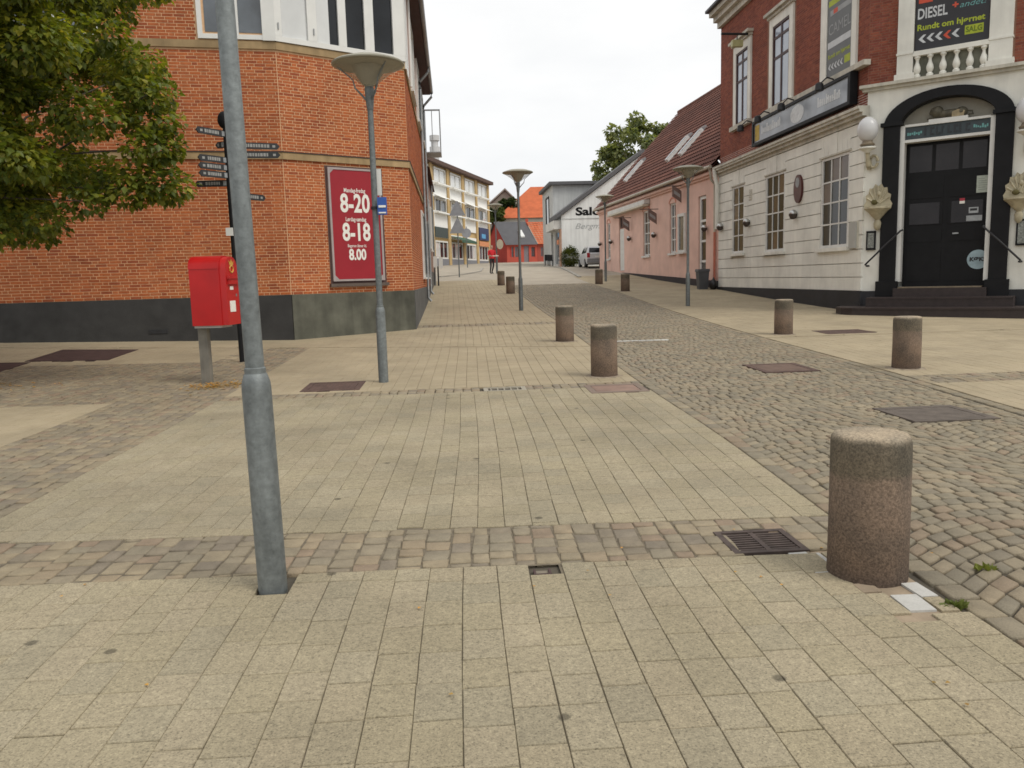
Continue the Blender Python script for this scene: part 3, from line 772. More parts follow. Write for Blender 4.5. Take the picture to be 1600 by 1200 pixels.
ring = MB(); ringmesh(ring, [(SC-A0, .9)]+arc(A0, .84)+[(SC+A0, .9)], [(SC-A1, .9)]+arc(A1, .6)+[(SC+A1, .9)], -.3, .07)
ring.build('arch_surround', m_black, pub)
for sg in (-1, 1):
    s = SC+sg*(A0+A1)/2
    MB().fbox(f_e, s-.27, s+.27, -.05, .14, .2, 1.12).build('pilaster_base', m_black, pub)
    MB().fbox(f_e, s-.27, s+.27, -.05, .13, ZS-.0, ZS+.1).build('pilaster_capital', m_black, pub)
m_cream = M('cream_paint', (.40, .37, .30), .7, .1, 3, dirt=.15)
bp_ = MB(); bp_.fprism(f_e, arc(A1, .6), -.4, -.36); bp_.build('tympanum', m_cream, pub)
jm = MB()
for a, c_ in ((SC-A1, SC-A1+.11), (SC+A1-.11, SC+A1)): jm.fbox(f_e, a, c_, -.3, .0, 1.1, 5.2)
jm.fbox(f_e, SC-A1+.11, SC+A1-.11, -.3, .0, 4.76, 4.83).fbox(f_e, SC-A1+.11, SC+A1-.11, -.3, .0, 5.16, 5.22)
jm.build('door_frame', m_white, pub)
m_fascia = M('blue_grey_fascia', (.04, .055, .062), .5, .15, 4); m_teal = M('teal_print', (.14, .34, .33), .6)
fa = MB().fbox(f_e, SC-A1+.11, SC+A1-.11, -.2, -.05, 4.83, 5.16).build('fascia_board', m_fascia, pub)
m_fl = M('dark_letters', (.022, .026, .03), .4)
s = SC-.52
lb = MB()
for k, w in enumerate((.1, .09, .1, .04, .09, .1, .09, .1)):      # dark raised letters, unreadable
    lb.fbox(f_e, s, s+w*.35, -.05, -.035, 4.9, 5.1)
    if k % 2: lb.fbox(f_e, s+w*.35, s+w, -.05, -.035, 5.05, 5.1)
    if k % 3: lb.fbox(f_e, s+w*.35, s+w, -.05, -.035, 4.9, 4.945)
    s += .135
lb.build('raised_letters', m_fl, fa)
tb = MB()
for sc0, dirn in ((SC-.93, 1), (SC+.6, 1)):
    x = sc0
    for k in range(7):
        w = rnd(.025, .045); z0 = 4.95+rnd(-.02, .02); tb.fbox(f_e, x, x+w, -.05, -.044, z0, z0+rnd(.04, .11)); x += w+.012
tb.build('teal_lettering', m_teal, fa)
# the door
dr = MB(); dr.fbox(f_e, SC-A1+.11, SC+A1-.11, -.42, -.36, .95, 4.76)
door = dr.build('door', m_black, pub)
pm = MB()
for a, c_ in ((SC-.93, SC-.02), (SC+.02, SC+.93)):
    for z0, z1 in ((1.1, 2.05), (2.15, 2.5), (2.6, 3.2), (3.3, 3.85)):
        pm.fbox(f_e, a+.04, c_-.04, -.36, -.345, z0, z1)
pm.build('door_panel', m_black, door)
for k in range(3):
    a = SC-.93+k*.63; MB().fbox(f_e, a+.03, a+.57, -.36, -.35, 4.0, 4.68).build('door_pane', GLASS('door_glass', (.022, .02, .022), .15, .25), door)
for a in (SC-.955, SC+.045):
    MB().fbox(f_e, a+.1, a+.82, -.344, -.338, 2.62, 3.18).build('door_pane', MATS['door_glass'], door)
MB().fbox(f_e, SC+.5, SC+.86, -.36, -.334, 2.64, 2.78).build('letter_slot', m_zinc, door)
MB().fbox(f_e, SC+.2, SC+.34, -.36, -.30, 2.32, 2.36).build('door_handle', m_zinc, door)
st = thing('door_notice', 'pale paper notice stuck on the black pub door', 'notice', f_e.pt(2.78, -.33, 3.5))
MB().fbox(f_e, 2.63, 2.93, -.344, -.334, 3.35, 3.78).build('sheet', M('notice_paper', (.42, .46, .40), .7, .12, 12), st)
lb = MB()
for k in range(6): lb.fbox(f_e, 2.67, 2.67+rnd(.14, .22), -.334, -.332, 3.42+k*.055, 3.436+k*.055)
lb.build('print_lines', M('notice_grey', (.25, .28, .25), .7), st)
st = thing('round_sticker', 'round pale blue sticker with dark letters low on the black door', 'sticker', f_e.pt(2.74, -.33, 1.4))
dp = [(2.74+.25*math.cos(2*PI*k/32), 1.64+.25*math.sin(2*PI*k/32)) for k in range(32)]
MB().fprism(f_e, dp, -.344, -.333).build('disc', M('sticker_blue', (.30, .40, .44), .5, .25, 4), st)
ftext(MB(), f_e, 2.74, -.331, 1.64, 'KØKS', .14, .38, offset=.008).build('lettering', m_iron, st, fix=False)
st = thing('red_sticker', 'tiny red and white sticker on the black door', 'sticker', f_e.pt(2.32, -.33, 3.1))
MB().fbox(f_e, 2.26, 2.38, -.344, -.334, 3.17, 3.24).build('red_half', M('sticker_red', (.4, .03, .05), .5), st); MB().fbox(f_e, 2.26, 2.38, -.344, -.334, 3.1, 3.168).build('white_half', m_print_w, st)
st = thing('small_plaque', 'small silver plaque on the black door under the paper notice', 'plaque', f_e.pt(2.58, -.33, 2.85))
MB().fbox(f_e, 2.48, 2.7, -.344, -.334, 2.84, 2.99).build('plate', m_zinc, st); MB().fbox(f_e, 2.51, 2.67, -.334, -.331, 2.9, 2.96).build('print', m_iron, st)
# lion statue over the door
lion = thing('lion_statue', 'small reclining lion statue on a white block above the pub door', 'statue', f_e.pt(SC, -.1, 5.22))
m_lion = M('weathered_bronze', (.085, .075, .05), .6, .35, 9); m_lion2 = M('worn_gilding', (.3, .24, .14), .5, .3, 12)
MB().fbox(f_e, 1.5, 2.4, -.3, -.02, 5.22, 5.29).build('block', m_white, lion)
bd = MB(); q = f_e.pt
rot = Matrix.Rotation(math.atan2(PD.y, PD.x), 3, 'Z')
for c, r in (((1.98, 5.40), (.34, .11, .11)), ((2.24, 5.41), (.14, .12, .13)), ((1.68, 5.47), (.15, .13, .15)), ((1.60, 5.5), (.09, .09, .1)), ((1.54, 5.46), (.05, .06, .05)), ((1.6, 5.32), (.17, .04, .035)), ((2.2, 5.32), (.15, .05, .04))):
    p = q(c[0], -.14, c[1]); bd.ellip(p, r, rot=rot)
bd.tube([q(2.36, -.14, 5.42), q(2.48, -.14, 5.4), q(2.5, -.12, 5.32), q(2.42, -.06, 5.31)], .022, 6)
bd.build('body', m_lion, lion, smooth=True)
sh = MB(); sh.fprism(f_e, [(2.03, 5.295), (2.3, 5.295), (2.32, 5.42), (2.17, 5.47), (2.03, 5.42)], -.06, -.03); sh.build('shield', m_lion2, lion)
# steps
m_step = M('red_granite_step', (.036, .025, .023), .55, .2, 8, speck=.3, sscale=90)
m_thr = M('worn_threshold', (.2, .16, .11), .8, .2, 5)
stp = [(.98, 2.9, .45, .93, 0), (.45, 3.45, .42, .71, .45), (-.1, 4.1, .42, .48, .87)]
MB().fbox(f_e, .84, 3.02, -.44, .3, .2, .93).build('threshold_step', m_step, pub)
MB().fbox(f_e, .95, 2.9, -.36, .28, .932, .958).build('threshold', m_thr, pub)
MB().fbox(f_e, .25, 3.65, .075, .68, .0, .70).build('step', m_step, pub)
b = MB(); b.fbox(f_e, .26, 3.64, .66, .70, .655, .702); b.build('step_edge', m_step, pub)
pl_ = [(-.55, .0), (-.5, .75), (-.3, 1.02), (0, 1.1), (3.9, 1.1), (4.2, 1.02), (4.4, .75), (4.45, .0)]
b = MB(); pp = [tuple(PA+PD*s+f_e.N*n) for s, n in pl_]; b.prism(pp, -.1, .44); b.build('step', m_step, pub)
b = MB(); pp = [tuple(PA+PD*s+f_e.N*(n*1.03)) for s, n in pl_]; b.prism(pp, .40, .452); b.build('step_edge', m_step, pub)
# plinth of the entrance front
MB().fbox(f_e, -.06, .42, -.1, .09, -.1, .86).build('plinth', m_pl_black, pub); MB().fbox(f_e, 3.44, 4.08, -.1, .09, -.1, .86).build('plinth', m_pl_black, pub)
for sg in (-1, 1):
    s0, s1 = SC+sg*1.78, SC+sg*.95
    b = MB(); b.tube([q(s0, .12, 1.55), q(s0+sg*.02, .35, 1.58), q(SC+sg*1.35, .33, 2.05), q(s1, .26, 2.46), q(s1, .05, 2.48)], .025, 8); b.lathe([(.0, -.03), (.05, -.02), (.05, .02), (0, .03)], q(s0, .12, 1.55), 10)
    b.build('handrail', m_iron, pub, smooth=True)
# balcony balustrade over the entrance
for a, c_ in ((.72, 1.1), (2.8, 3.3)):
    b = MB(); b.fbox(f_e, a, c_, 0, .16, 6.36, 11.3).fbox(f_e, a-.05, c_+.05, 0, .2, 6.36, 6.5).fbox(f_e, a-.02, c_+.02, 0, .18, 6.98, 7.03); b.build('pilaster', m_pub_white, pub)
MB().fbox(f_e, 1.1, 2.8, .0, .18, 6.9, 7.02).build('balustrade_rail', m_pub_white, pub)
MB().fbox(f_e, 1.1, 2.8, .0, .01, 6.36, 6.9).build('balustrade_back', M('olive_grey_render', (.19, .19, .15), .9, .3, 5), pub)  # olive-grey panel between the balusters, darker than the masonry
bal0 = None
for k in range(6):
    s = 1.2+k*.3
    pr = [(.085, 0), (.085, .06), (.05, .09), (.075, .14), (.09, .2), (.08, .27), (.045, .36), (.035, .43), (.055, .47), (.075, .49), (.075, .54)]
    if bal0 is None:
        bal0 = MB().lathe(pr, (0, 0, 0), 14).build('baluster', m_pub_white, pub, smooth=True, fix=False)
        # lathe was built about the parent origin
        for v in bal0.data.vertices: v.co += parent_origin(pub)
        o = bal0
    else:
        o = bal0.copy(); COL.objects.link(o)
    o.location = Vector(q(s, .1, 6.36))-parent_origin(pub)
# banners
m_ban = M('banner_black', (.03, .03, .034), .55, .1, 3); m_ban2 = M('banner_grey', (.115, .12, .12), .5, .1, 3)
m_lime = M('lime_print', (.36, .42, .03), .6); m_redp = M('red_print', (.55, .08, .04), .6); m_gp = M('grey_print', (.30, .31, .31), .6); m_wp = M('banner_white_print', (.55, .57, .58), .6)
bn = thing('sale_banner', 'black banner with white DIESEL lettering and lime text above the entrance balustrade', 'banner', q(1.95, .12, 7.03))
MB().fbox(f_e, 1.12, 2.78, .05, .07, 7.03, 10.4).build('cloth', m_ban, bn)
def chev(mb, fr, s, z, w, h, n, fl=1):
    mb.fprism(fr, [(s, z), (s+fl*w*.62, z+h/2), (s+fl*w, z+h/2), (s+fl*w*.5, z), (s+fl*w, z-h/2), (s+fl*w*.62, z-h/2)], n, n+.004)
ftext(MB(), f_e, 1.5, .073, 7.93, 'DIESEL', .36, .68, offset=.008).build('lettering', m_wp, bn, fix=False)
ftext(MB(), f_e, 2.02, .073, 8.0, '+', .24, offset=.01).build('lettering', m_redp, bn, fix=False)
ftext(MB(), f_e, 2.4, .073, 7.98, 'andet!', .2, .6, shear=.3).build('lettering', m_teal, bn, fix=False)
ftext(MB(), f_e, 2.42, .073, 8.22, 'meget', .2, .56, shear=.3).build('lettering', m_teal, bn, fix=False)
ftext(MB(), f_e, 1.92, .073, 7.6, 'Rundt om hjørnet', .2, 1.52, offset=.006).build('lettering', m_lime, bn, fix=False)
MB().fbox(f_e, 1.18, 1.5, .07, .074, 8.2, 8.42).build('red_box', m_redp, bn)
for k in range(5):
    b = MB(); chev(b, f_e, 1.2+k*.19, 7.32, .18, .2, .07); b.build('chevron', m_redp if k == 3 else m_wp, bn)
MB().fbox(f_e, 2.25, 2.66, .07, .073, 7.24, 7.46).build('lime_box', m_lime, bn)
ftext(MB(), f_e, 2.455, .0755, 7.35, 'SALG', .18, .36, offset=.006).build('lettering', M('dark_lime_print', (.12, .17, .01), .6), bn, fix=False)
bn = thing('brand_banner', 'grey window banner with CAMEL lettering on the pub street front', 'banner', f_a.pt(1.63, .05, 7.06))
MB().fbox(f_a, .9, 2.37, .03, .05, 7.06, 11.3).build('cloth', m_ban2, bn)
for body, z, size, w, mt, kw in (('CAMEL', 8.42, .42, 1.3, m_gp, dict(offset=.0)), ('Rundt om hjørnet', 7.68, .17, 1.3, m_lime, dict(offset=.004)), ('BE', 9.2, .36, .5, m_wp, dict(offset=.01))):
    ftext(MB(), f_a, 1.63 if body != 'BE' else 1.25, .053, z, body, size, w, flip=-1, **kw).build('lettering', mt, bn, fix=False)
MB().fbox(f_a, .95, 2.32, .05, .053, 7.92, 8.1).build('white_bar', m_wp, bn); MB().fbox(f_a, .95, 2.2, .05, .053, 8.82, 8.97).build('grey_bar', m_gp, bn)
MB().fbox(f_a, 1.75, 2.0, .053, .056, 8.84, 8.97).build('red_bar', m_redp, bn); MB().fbox(f_a, 1.6, 2.3, .05, .053, 9.1, 9.26).build('lime_bar', m_lime, bn)
MB().fbox(f_a, 1.5, 2.3, .05, .053, 9.45, 9.62).build('teal_bar', m_teal, bn)
for k in range(5):
    b = MB(); chev(b, f_a, 2.26-k*.18, 7.38, .17, .17, .05, -1); b.build('chevron', m_wp, bn)
MB().fbox(f_a, .95, 1.28, .05, .053, 7.29, 7.5).build('lime_box', m_lime, bn)
# long fascia sign on the street front
sg = thing('fascia_sign', 'long silver-grey signboard in black frame on the pub brick wall', 'sign', f_a.pt(4.1, .2, 6.0))
m_signface = M('silver_sign_face', (.27, .30, .335), .3, .3, 1.2, spec=.7)
MB().fbox(f_a, .62, 7.62, .06, .22, 6.1, 6.78).build('face', m_signface, sg)
b = MB(); b.fbox(f_a, .48, .62, .05, .27, 6.0, 6.87).fbox(f_a, 7.62, 7.76, .05, .27, 6.0, 6.87).fbox(f_a, .62, 7.62, .05, .27, 6.0, 6.1).fbox(f_a, .62, 7.62, .05, .27, 6.78, 6.87); b.build('frame', m_black, sg)
MB().fbox(f_a, 7.15, 7.55, .22, .226, 6.16, 6.7).build('yellow_emblem', M('emblem_yellow', (.45, .32, .06), .6, .35, 14), sg)
m_sw = M('sign_white_print', (.62, .65, .66), .5, .15, 9)
for s, n_ in ((6.95, 13), (2.55, 11)):      # pale, unreadable words
    lb = MB()
    for k in range(n_):
        w = rnd(.07, .13); hh = rnd(.17, .23) if k % 4 else .29; zz = 6.32
        lb.fbox(f_a, s-w, s, .22, .226, zz, zz+hh)
        if k % 3 == 1: lb.fbox(f_a, s-w-.03, s-w, .22, .2255, zz+hh*.4, zz+hh*.6)
        s -= w+.035
    lb.build('pale_letters', m_sw, sg)
lb = MB(); ec = [(4.0+.5*math.cos(2*PI*k/24)*1.0, 6.44+.28*math.sin(2*PI*k/24)) for k in range(24)]
lb.fprism(f_a, ec, .22, .226); lb.build('pale_oval', m_sw, sg)
for k, s in enumerate((7.95, 6.3, 4.3, 1.6)):
    lampo = thing('sign_spotlight', ['black spotlight at the far end of the long signboard', 'black spotlight above the far third of the long signboard', 'black spotlight above the middle of the long signboard', 'black spotlight on arm above the near end of the long signboard'][k], 'spotlight', f_a.pt(s, .3, 6.8), group='spotlights over the signboard')
    b = MB(); b.tube([f_a.pt(s, .05, 6.88), f_a.pt(s, .4, 6.98), f_a.pt(s, .6, 6.8)], .022, 6); b.build('arm', m_iron, lampo)
    b = MB(); b.lathe([(.05, .12), (.11, .08), (.13, -.1), (.1, -.12)], f_a.pt(s, .62, 6.72), 12); b.build('head', m_iron, lampo, smooth=True)
br = thing('bracket_arm', 'black iron bracket arm with pale yellow box high on the pub street corner', 'bracket', f_a.pt(8.6, .0, 9.9))
b = MB(); b.tube([f_a.pt(8.6, .0, 10.2), f_a.pt(8.6, 1.15, 10.22)], .045, 8); b.build('rod', m_iron, br)
b = MB(); b.fbox(f_a, 8.5, 8.7, .35, .75, 9.75, 9.98); b.build('lamp', M('pale_yellow_plastic', (.42, .41, .2), .5), br); MB().tube([f_a.pt(8.6, .55, 9.95), f_a.pt(8.6, .55, 10.2)], .02, 6).build('hanger', m_iron, br)  # pale yellow box stands for drapery behind the rod, not a lamp
# globe lamps and cream shell fonts beside the door
m_globe = M('opal_globe_glass', (.60, .60, .60), .25, .02); m_shell = M('cream_shell_paint', (.47, .42, .29), .6, .2, 7, dirt=.3)
for k, s in enumerate((.1, 3.72)):
    gl = thing('globe_lamp', ['white globe lamp on scrolled bracket left of the pub door', 'white globe lamp on bracket right of the pub door'][k], 'wall lamp', f_e.pt(s, .05, 4.0), group='globe lamps at the pub entrance')
    b = MB(); b.ellip(f_e.pt(s, .36, 5.17), (.265, .265, .33), 20, 12); b.build('globe', m_globe, gl, smooth=True)
    b = MB(); b.lathe([(.17, -.0), (.19, .04), (.14, .08), (.12, .14)], f_e.pt(s, .36, 4.74), 16); b.build('collar', M('bronze_collar', (.2, .16, .11), .5, .2, 5), gl, smooth=True)
    b = MB(); b.lathe([(.06, -.12), (.12, -.06), (.22, -.01), (.22, .03), (.1, .04)], f_e.pt(s, .36, 4.68), 16); b.build('cup', m_pub_white, gl, smooth=True)
    sc = [f_e.pt(s, .36, 4.6)]+[f_e.pt(s+.0, .36-.3*t, 4.6-.5*t+.12*math.sin(t*9)) for t in [x/8 for x in range(1, 9)]]
    b = MB(); b.tube(sc, .06, 8); b.tube([f_e.pt(s+.12+.1*math.cos(t), .1, 4.35+.16*math.sin(t)) for t in [x*.6 for x in range(11)]], .04, 6); b.build('scroll_bracket', m_shell, gl, smooth=True)
for k, s in enumerate((.36, 3.62)):
    gl = thing('shell_font', ['cream shell-shaped wall ornament left of the pub door', 'cream shell-shaped wall ornament right of the pub door'][k], 'wall ornament', f_e.pt(s, .05, 2.7), group='shell ornaments at the pub entrance')
    b = MB(); bs = []
    for i in range(15):
        a = PI*i/14; r = .33+.025*math.cos(i*PI)
        bs.append((s+r*math.cos(a), 3.2+.52*(r/.33)*math.sin(a)))
    b.fprism(f_e, [(s+.33, 3.1)]+bs+[(s-.33, 3.1)], .01, .12); b.build('shell_back', m_shell, gl, smooth=True)
    b = MB(); b.lathe([(.05, -.3), (.09, -.26), (.14, -.2), (.26, -.06), (.34, .0), (.34, .05), (.26, .05), (.2, -.02)], f_e.pt(s, .12, 3.08), 18); b.build('bowl', m_shell, gl, smooth=True)
    b = MB(); b.lathe([(.02, -.3), (.08, -.24), (.1, -.1), (.06, 0)], f_e.pt(s, .1, 2.8), 12); b.build('pendant', m_shell, gl, smooth=True)
    b = MB()
    for i in range(1, 8):
        a = PI*i/8; b.tube([f_e.pt(s+.05*math.cos(a), .13, 3.2+.06*math.sin(a)), f_e.pt(s+.3*math.cos(a), .125, 3.2+.48*math.sin(a))], [.018, .03], 6)
    b.build('fluting', m_shell, gl, smooth=True, kind='stuff')
    b = MB(); b.ellip(f_e.pt(s-.08, .14, 3.26), (.1, .06, .07), 10, 6); b.build('hollow', M('dark_olive', (.1, .085, .03), .9), gl, smooth=True)  # dark olive bulge stands for the hollow of the shell
    b = MB(); b.ellip(f_e.pt(s+.03, .13, 3.48), (.06, .05, .07), 10, 6); b.build('boss', m_shell, gl, smooth=True)
# wall fittings on the street front
ov = thing('oval_sign', 'dark red oval sign between two white-framed pub windows', 'sign', f_a.pt(4.07, .06, 3.67))
oo = [(4.07+.3*math.cos(2*PI*k/28), 4.1+.45*math.sin(2*PI*k/28)) for k in range(28)]
MB().fprism(f_a, oo, .05, .13).build('board', M('oval_maroon', (.075, .018, .016), .35, .2, 4), ov)
MB().fprism(f_a, [(4.07+.14*math.cos(2*PI*k/16), 4.3+.16*math.sin(2*PI*k/16)) for k in range(16)], .13, .137).build('badge', m_zinc, ov)
UPDOWN = []
def updown(fr, s, z, label, par=None):
    t = thing('wall_light', label, 'wall light', fr.pt(s, .06, z), group='up-down wall lights')
    p = fr.pt(s, .17, z)
    b = MB(); b.ellip((p[0], p[1], p[2]+.03), (.13, .13, .13), 14, 8); b.build('dome', m_chrome, t, smooth=True)
    b = MB(); b.lathe([(.135, 0), (.135, -.05), (.09, -.14), (.05, -.17)], (p[0], p[1], p[2]+.02), 14); b.build('cup', m_brown, t, smooth=True)
    b = MB(); b.fbox(fr, s-.05, s+.05, .05, .12, z-.08, z+.08); b.build('bracket', m_brown, t)
m_chrome = M('brushed_steel', (.5, .5, .48), .3, .05, metal=.8); m_brown = M('dark_brown_metal', (.06, .045, .038), .5)
updown(f_a, 4.27, 3.3, 'steel wall light under the dark red oval sign')
updown(f_a, 8.47, 3.33, 'steel wall light right of the farthest white pub window')
updown(f_a, 11.5, 3.36, 'steel wall light at the far white end of the pub, next to pink wall')
vg = thing('wall_vent', 'small white louvred vent near the farthest pub window', 'vent', f_a.pt(8.45, .06, 4.3))
b = MB(); b.fbox(f_a, 8.2, 8.5, .055, .07, 4.15, 4.55); b.build('plate', m_pub_trim, vg)
b = MB()
for k in range(5): b.fbox(f_a, 8.23, 8.47, .07, .085, 4.19+k*.07, 4.22+k*.07)
b.build('louvre', m_pub_groove, vg)
mb_ = thing('meter_cabinet', 'flat pale grey metal cabinet beside the nearest pub window', 'cabinet', f_a.pt(.35, .06, 2.0))
MB().fbox(f_a, .2, .58, .055, .14, 2.06, 2.78).build('door', M('grey_cabinet', (.40, .40, .37), .5, .05), mb_); MB().fbox(f_a, .17, .61, .05, .1, 2.03, 2.81).build('frame', m_pub_trim, mb_)
mc = thing('menu_case', 'black framed menu case below the left shell ornament', 'menu board', f_e.pt(.2, .02, 2.0))
MB().fbox(f_e, .08, .32, .002, .07, 1.98, 2.5).build('case', m_black, mc); MB().fbox(f_e, .12, .28, .07, .074, 2.04, 2.44).build('sheet', M('menu_sheet', (.2, .21, .19), .4, .6, 30), mc)
mc = thing('menu_case', 'framed menu case on the white wall right of the black entrance pilaster', 'menu board', f_e.pt(3.75, .02, 2.0))
MB().fbox(f_e, 3.58, 3.95, .002, .07, 1.95, 2.6).build('case', m_black, mc); MB().fbox(f_e, 3.62, 3.91, .07, .074, 2.0, 2.55).build('sheet', MATS['menu_sheet'], mc)
b = MB(); xx, yy = 11.22, 33.45
b.tube([(xx-.12, yy, 5.75), (xx-.1, yy, 5.5), (xx, yy, 5.1), (xx, yy, 3.3)], .085, 10); b.build('downpipe', m_pub_white, pub, smooth=True)
# ------------------------------------------------------------------ pink house
def tile_roof(mb, P0, U, V, nu, nv, amp=.03, step=.03, seg=4):
    """pantile sheet: P0 eave corner, U along eave, V up the slope (full vectors)"""
    P0, U, V = Vector(P0), Vector(U), Vector(V); N = U.cross(V).normalized()
    if N.z < 0: N = -N
    W = nu*seg
    for j in range(nv):
        row = []
        for t, h in ((j/nv, step), ((j+1.06)/nv, 0.0)):
            for i in range(W+1):
                ph = 2*PI*i/seg
                row.append(tuple(P0+U*(i/W)+V*min(1.0, t)+N*(h+amp*(.5+.5*math.cos(ph)))))
        mb.add(row, [(i, i+1, W+2+i, W+1+i) for i in range(W)])
    return mb
KA = Vector((11.38, 33.7)); KD = Vector((10.2-11.38, 55-33.7)); KLN = KD.length
f_p = Fr(KA, KD); f_p.N = Vector((-KD.y, KD.x)).normalized()
if f_p.N.x > 0: f_p.N = -f_p.N
pk = thing('pink_house', 'long low pink rendered house with steep dark red tiled roof', 'house', (KA.x, KA.y, .8))
m_pink = M('pink_render', (.71, .475, .395), .85, .06, 2, bump=.2, bscale=30, dirt=.08)
m_pinkd = M('pink_reveal', (.58, .27, .2), .85, .08, 3)
m_plk = M('purple_black_plinth', (.035, .028, .03), .8, .2, 3)
m_gutter = M('cream_gutter', (.45, .41, .33), .5, .1, 4, dirt=.15)
EZ = 5.98
hp = [(1.45, 2.4, 1.05, 4.9), (5.5, 6.42, 2.5, 4.95), (9.75, 11.0, 2.5, 4.95), (15.0, 16.15, 1.72, 5.05), (18.35, 19.1, 2.55, 4.85)]
w_ = MB(); holes_wall(w_, f_p, 0, KLN, -.2, EZ, hp, -.14, 0); w_.build('wall', m_pink, pk)
body = [KA+f_p.N*-.14, KA+f_p.D*KLN+f_p.N*-.14, KA+f_p.D*KLN+f_p.N*-11.4, KA+f_p.N*-11.4]
MB().prism([(p.x, p.y) for p in body], -.2, EZ).build('core', m_pinkd, pk)
ap = KA+f_p.N*-5.7
gb = MB(); RZ = EZ+5.7*math.tan(math.radians(47))
e0 = KA+f_p.D*KLN
gb.add([(e0.x, e0.y, -.2), (e0.x, e0.y, EZ), tuple((e0+f_p.N*-5.7).to_3d()+Vector((0, 0, RZ))), tuple((e0+f_p.N*-11.4).to_3d()+Vector((0, 0, EZ))), tuple((e0+f_p.N*-11.4).to_3d()+Vector((0, 0, -.2)))], [(0, 1, 2, 3, 4)])
gb.build('gable', m_pink, pk, fix=False)
ov_ = .28
P0 = f_p.pt(-.0, ov_, EZ+.06-ov_*.0); tl = 5.7+ov_
Vv = Vector((-f_p.N.x*tl, -f_p.N.y*tl, tl*math.tan(math.radians(47)))); Uv = Vector((f_p.D.x*(KLN+.15), f_p.D.y*(KLN+.15), 0))
P0 = Vector(f_p.pt(0, ov_, EZ+.1-ov_*math.tan(math.radians(47))+.12))
rf = MB(); rf.add([tuple(P0), tuple(P0+Uv), tuple(P0+Uv+Vv), tuple(P0+Vv)], [(0, 1, 2, 3)])
P1 = Vector(f_p.pt(0, -11.4-ov_, P0.z)); V1 = Vector((f_p.N.x*tl, f_p.N.y*tl, Vv.z))
rf.add([tuple(P1), tuple(P1+Uv), tuple(P1+Uv+V1), tuple(P1+V1)], [(0, 1, 2, 3)])
roofp = rf.build('roof', m_tile_dk, pk, fix=False)
tm = MB(); tile_roof(tm, P0+Vector((0, 0, .03)), Uv, Vv, 84, 25, .045, .05, 4)
m_tile_pk = M('red_brown_pantile', None, .8, .22, 2.5, dirt=.2, pal=[(.15, .062, .045), (.135, .056, .041), (.165, .068, .048)])
tm.build('roof_tiles', m_tile_pk, pk, fix=False, kind='stuff')
rd = MB(); rd.tube([tuple(P0+Vv+Vector((0, 0, .1))), tuple(P0+Vv+Uv+Vector((0, 0, .1)))], .12, 8); rd.build('ridge_tiles', m_tile_pk, pk)
MB().tube([f_p.pt(.1, ov_+.06, P0.z+.02), f_p.pt(KLN+.1, ov_+.06, P0.z+.02)], .08, 8).build('gutter', m_gutter, pk, smooth=True)
b = MB(); b.fbox(f_p, 0, KLN, 0, .2, EZ-.32, EZ-.2).fbox(f_p, 0, KLN, 0, .1, EZ-.42, EZ-.32); b.build('eaves_moulding', m_pink, pk)
MB().tube([f_p.pt(.25, .32, P0.z), f_p.pt(.25, .25, 5.4), f_p.pt(.25, .08, 5.2), f_p.pt(.25, .08, 3.2)], .055, 8).build('downpipe', m_gutter, pk, smooth=True)
MB().tube([f_p.pt(.25, .08, 3.2), f_p.pt(.25, .08, .9)], .055, 8).build('downpipe', M('salmon_pipe', (.5, .17, .11), .6), pk, smooth=True)
pb = MB()
for k in range(24):
    s0, s1 = KLN*k/24, KLN*(k+1)/24
    t0 = 1.12+.5*min(1, s0/15); t1 = 1.12+.5*min(1, s1/15)
    pb.hexa([f_p.pt(s0, -.1, .2), f_p.pt(s1, -.1, .2), f_p.pt(s1, .04, .2), f_p.pt(s0, .04, .2), f_p.pt(s0, -.1, t0), f_p.pt(s1, -.1, t1), f_p.pt(s1, .04, t1), f_p.pt(s0, .04, t0)])
pb.build('plinth', m_plk, pk)
# openings
window(pk, f_p, 1.47, 2.38, 1.07, 4.88, 1, 4, -.13, m_white_w, g_dark, fw=.13, mw=.1, dep=.06, name='glazed_door', rowz=[1.3, 2.0, 2.9, 3.8, 4.75])
for (a, c_, z0, z1), col in ((hp[1], 2), (hp[2], 2), (hp[4], 2)):
    window(pk, f_p, a+.02, c_-.02, z0, z1, col, 4, -.13, m_white, g_mid, fw=.09, mw=.06, dep=.06, glasses=[g_mid, g_warm])
    MB().fbox(f_p, a-.08, c_+.08, -.1, .1, z0-.1, z0).build('window_sill', m_white, pk)
    ab = MB(); n_ = 10; sc_ = (a+c_)/2; hw = (c_-a)/2
    for k in range(n_):
        t0, t1 = PI*k/n_, PI*(k+1)/n_
        ab.fprism(f_p, [(sc_-hw*math.cos(t0), z1+.22*math.sin(t0)), (sc_-hw*math.cos(t1), z1+.22*math.sin(t1)), (sc_-(hw+.09)*math.cos(t1), z1+.3*math.sin(t1)), (sc_-(hw+.09)*math.cos(t0), z1+.3*math.sin(t0))], 0, .03)
    ab.build('brick_arch', m_pinkd, pk)
dw = MB().fbox(f_p, 15.05, 16.1, -.13, -.05, 1.75, 4.3).build('door', m_white_w, pk)
for z0, z1 in ((1.95, 2.8), (3.0, 4.15)): MB().fbox(f_p, 15.15, 16.0, -.05, -.035, z0, z1).build('door_panel', m_white, dw)
window(pk, f_p, 15.05, 16.1, 4.38, 5.03, 2, 1, -.13, m_dkred, g_dark, fw=.08, dep=.05, name='transom_light')
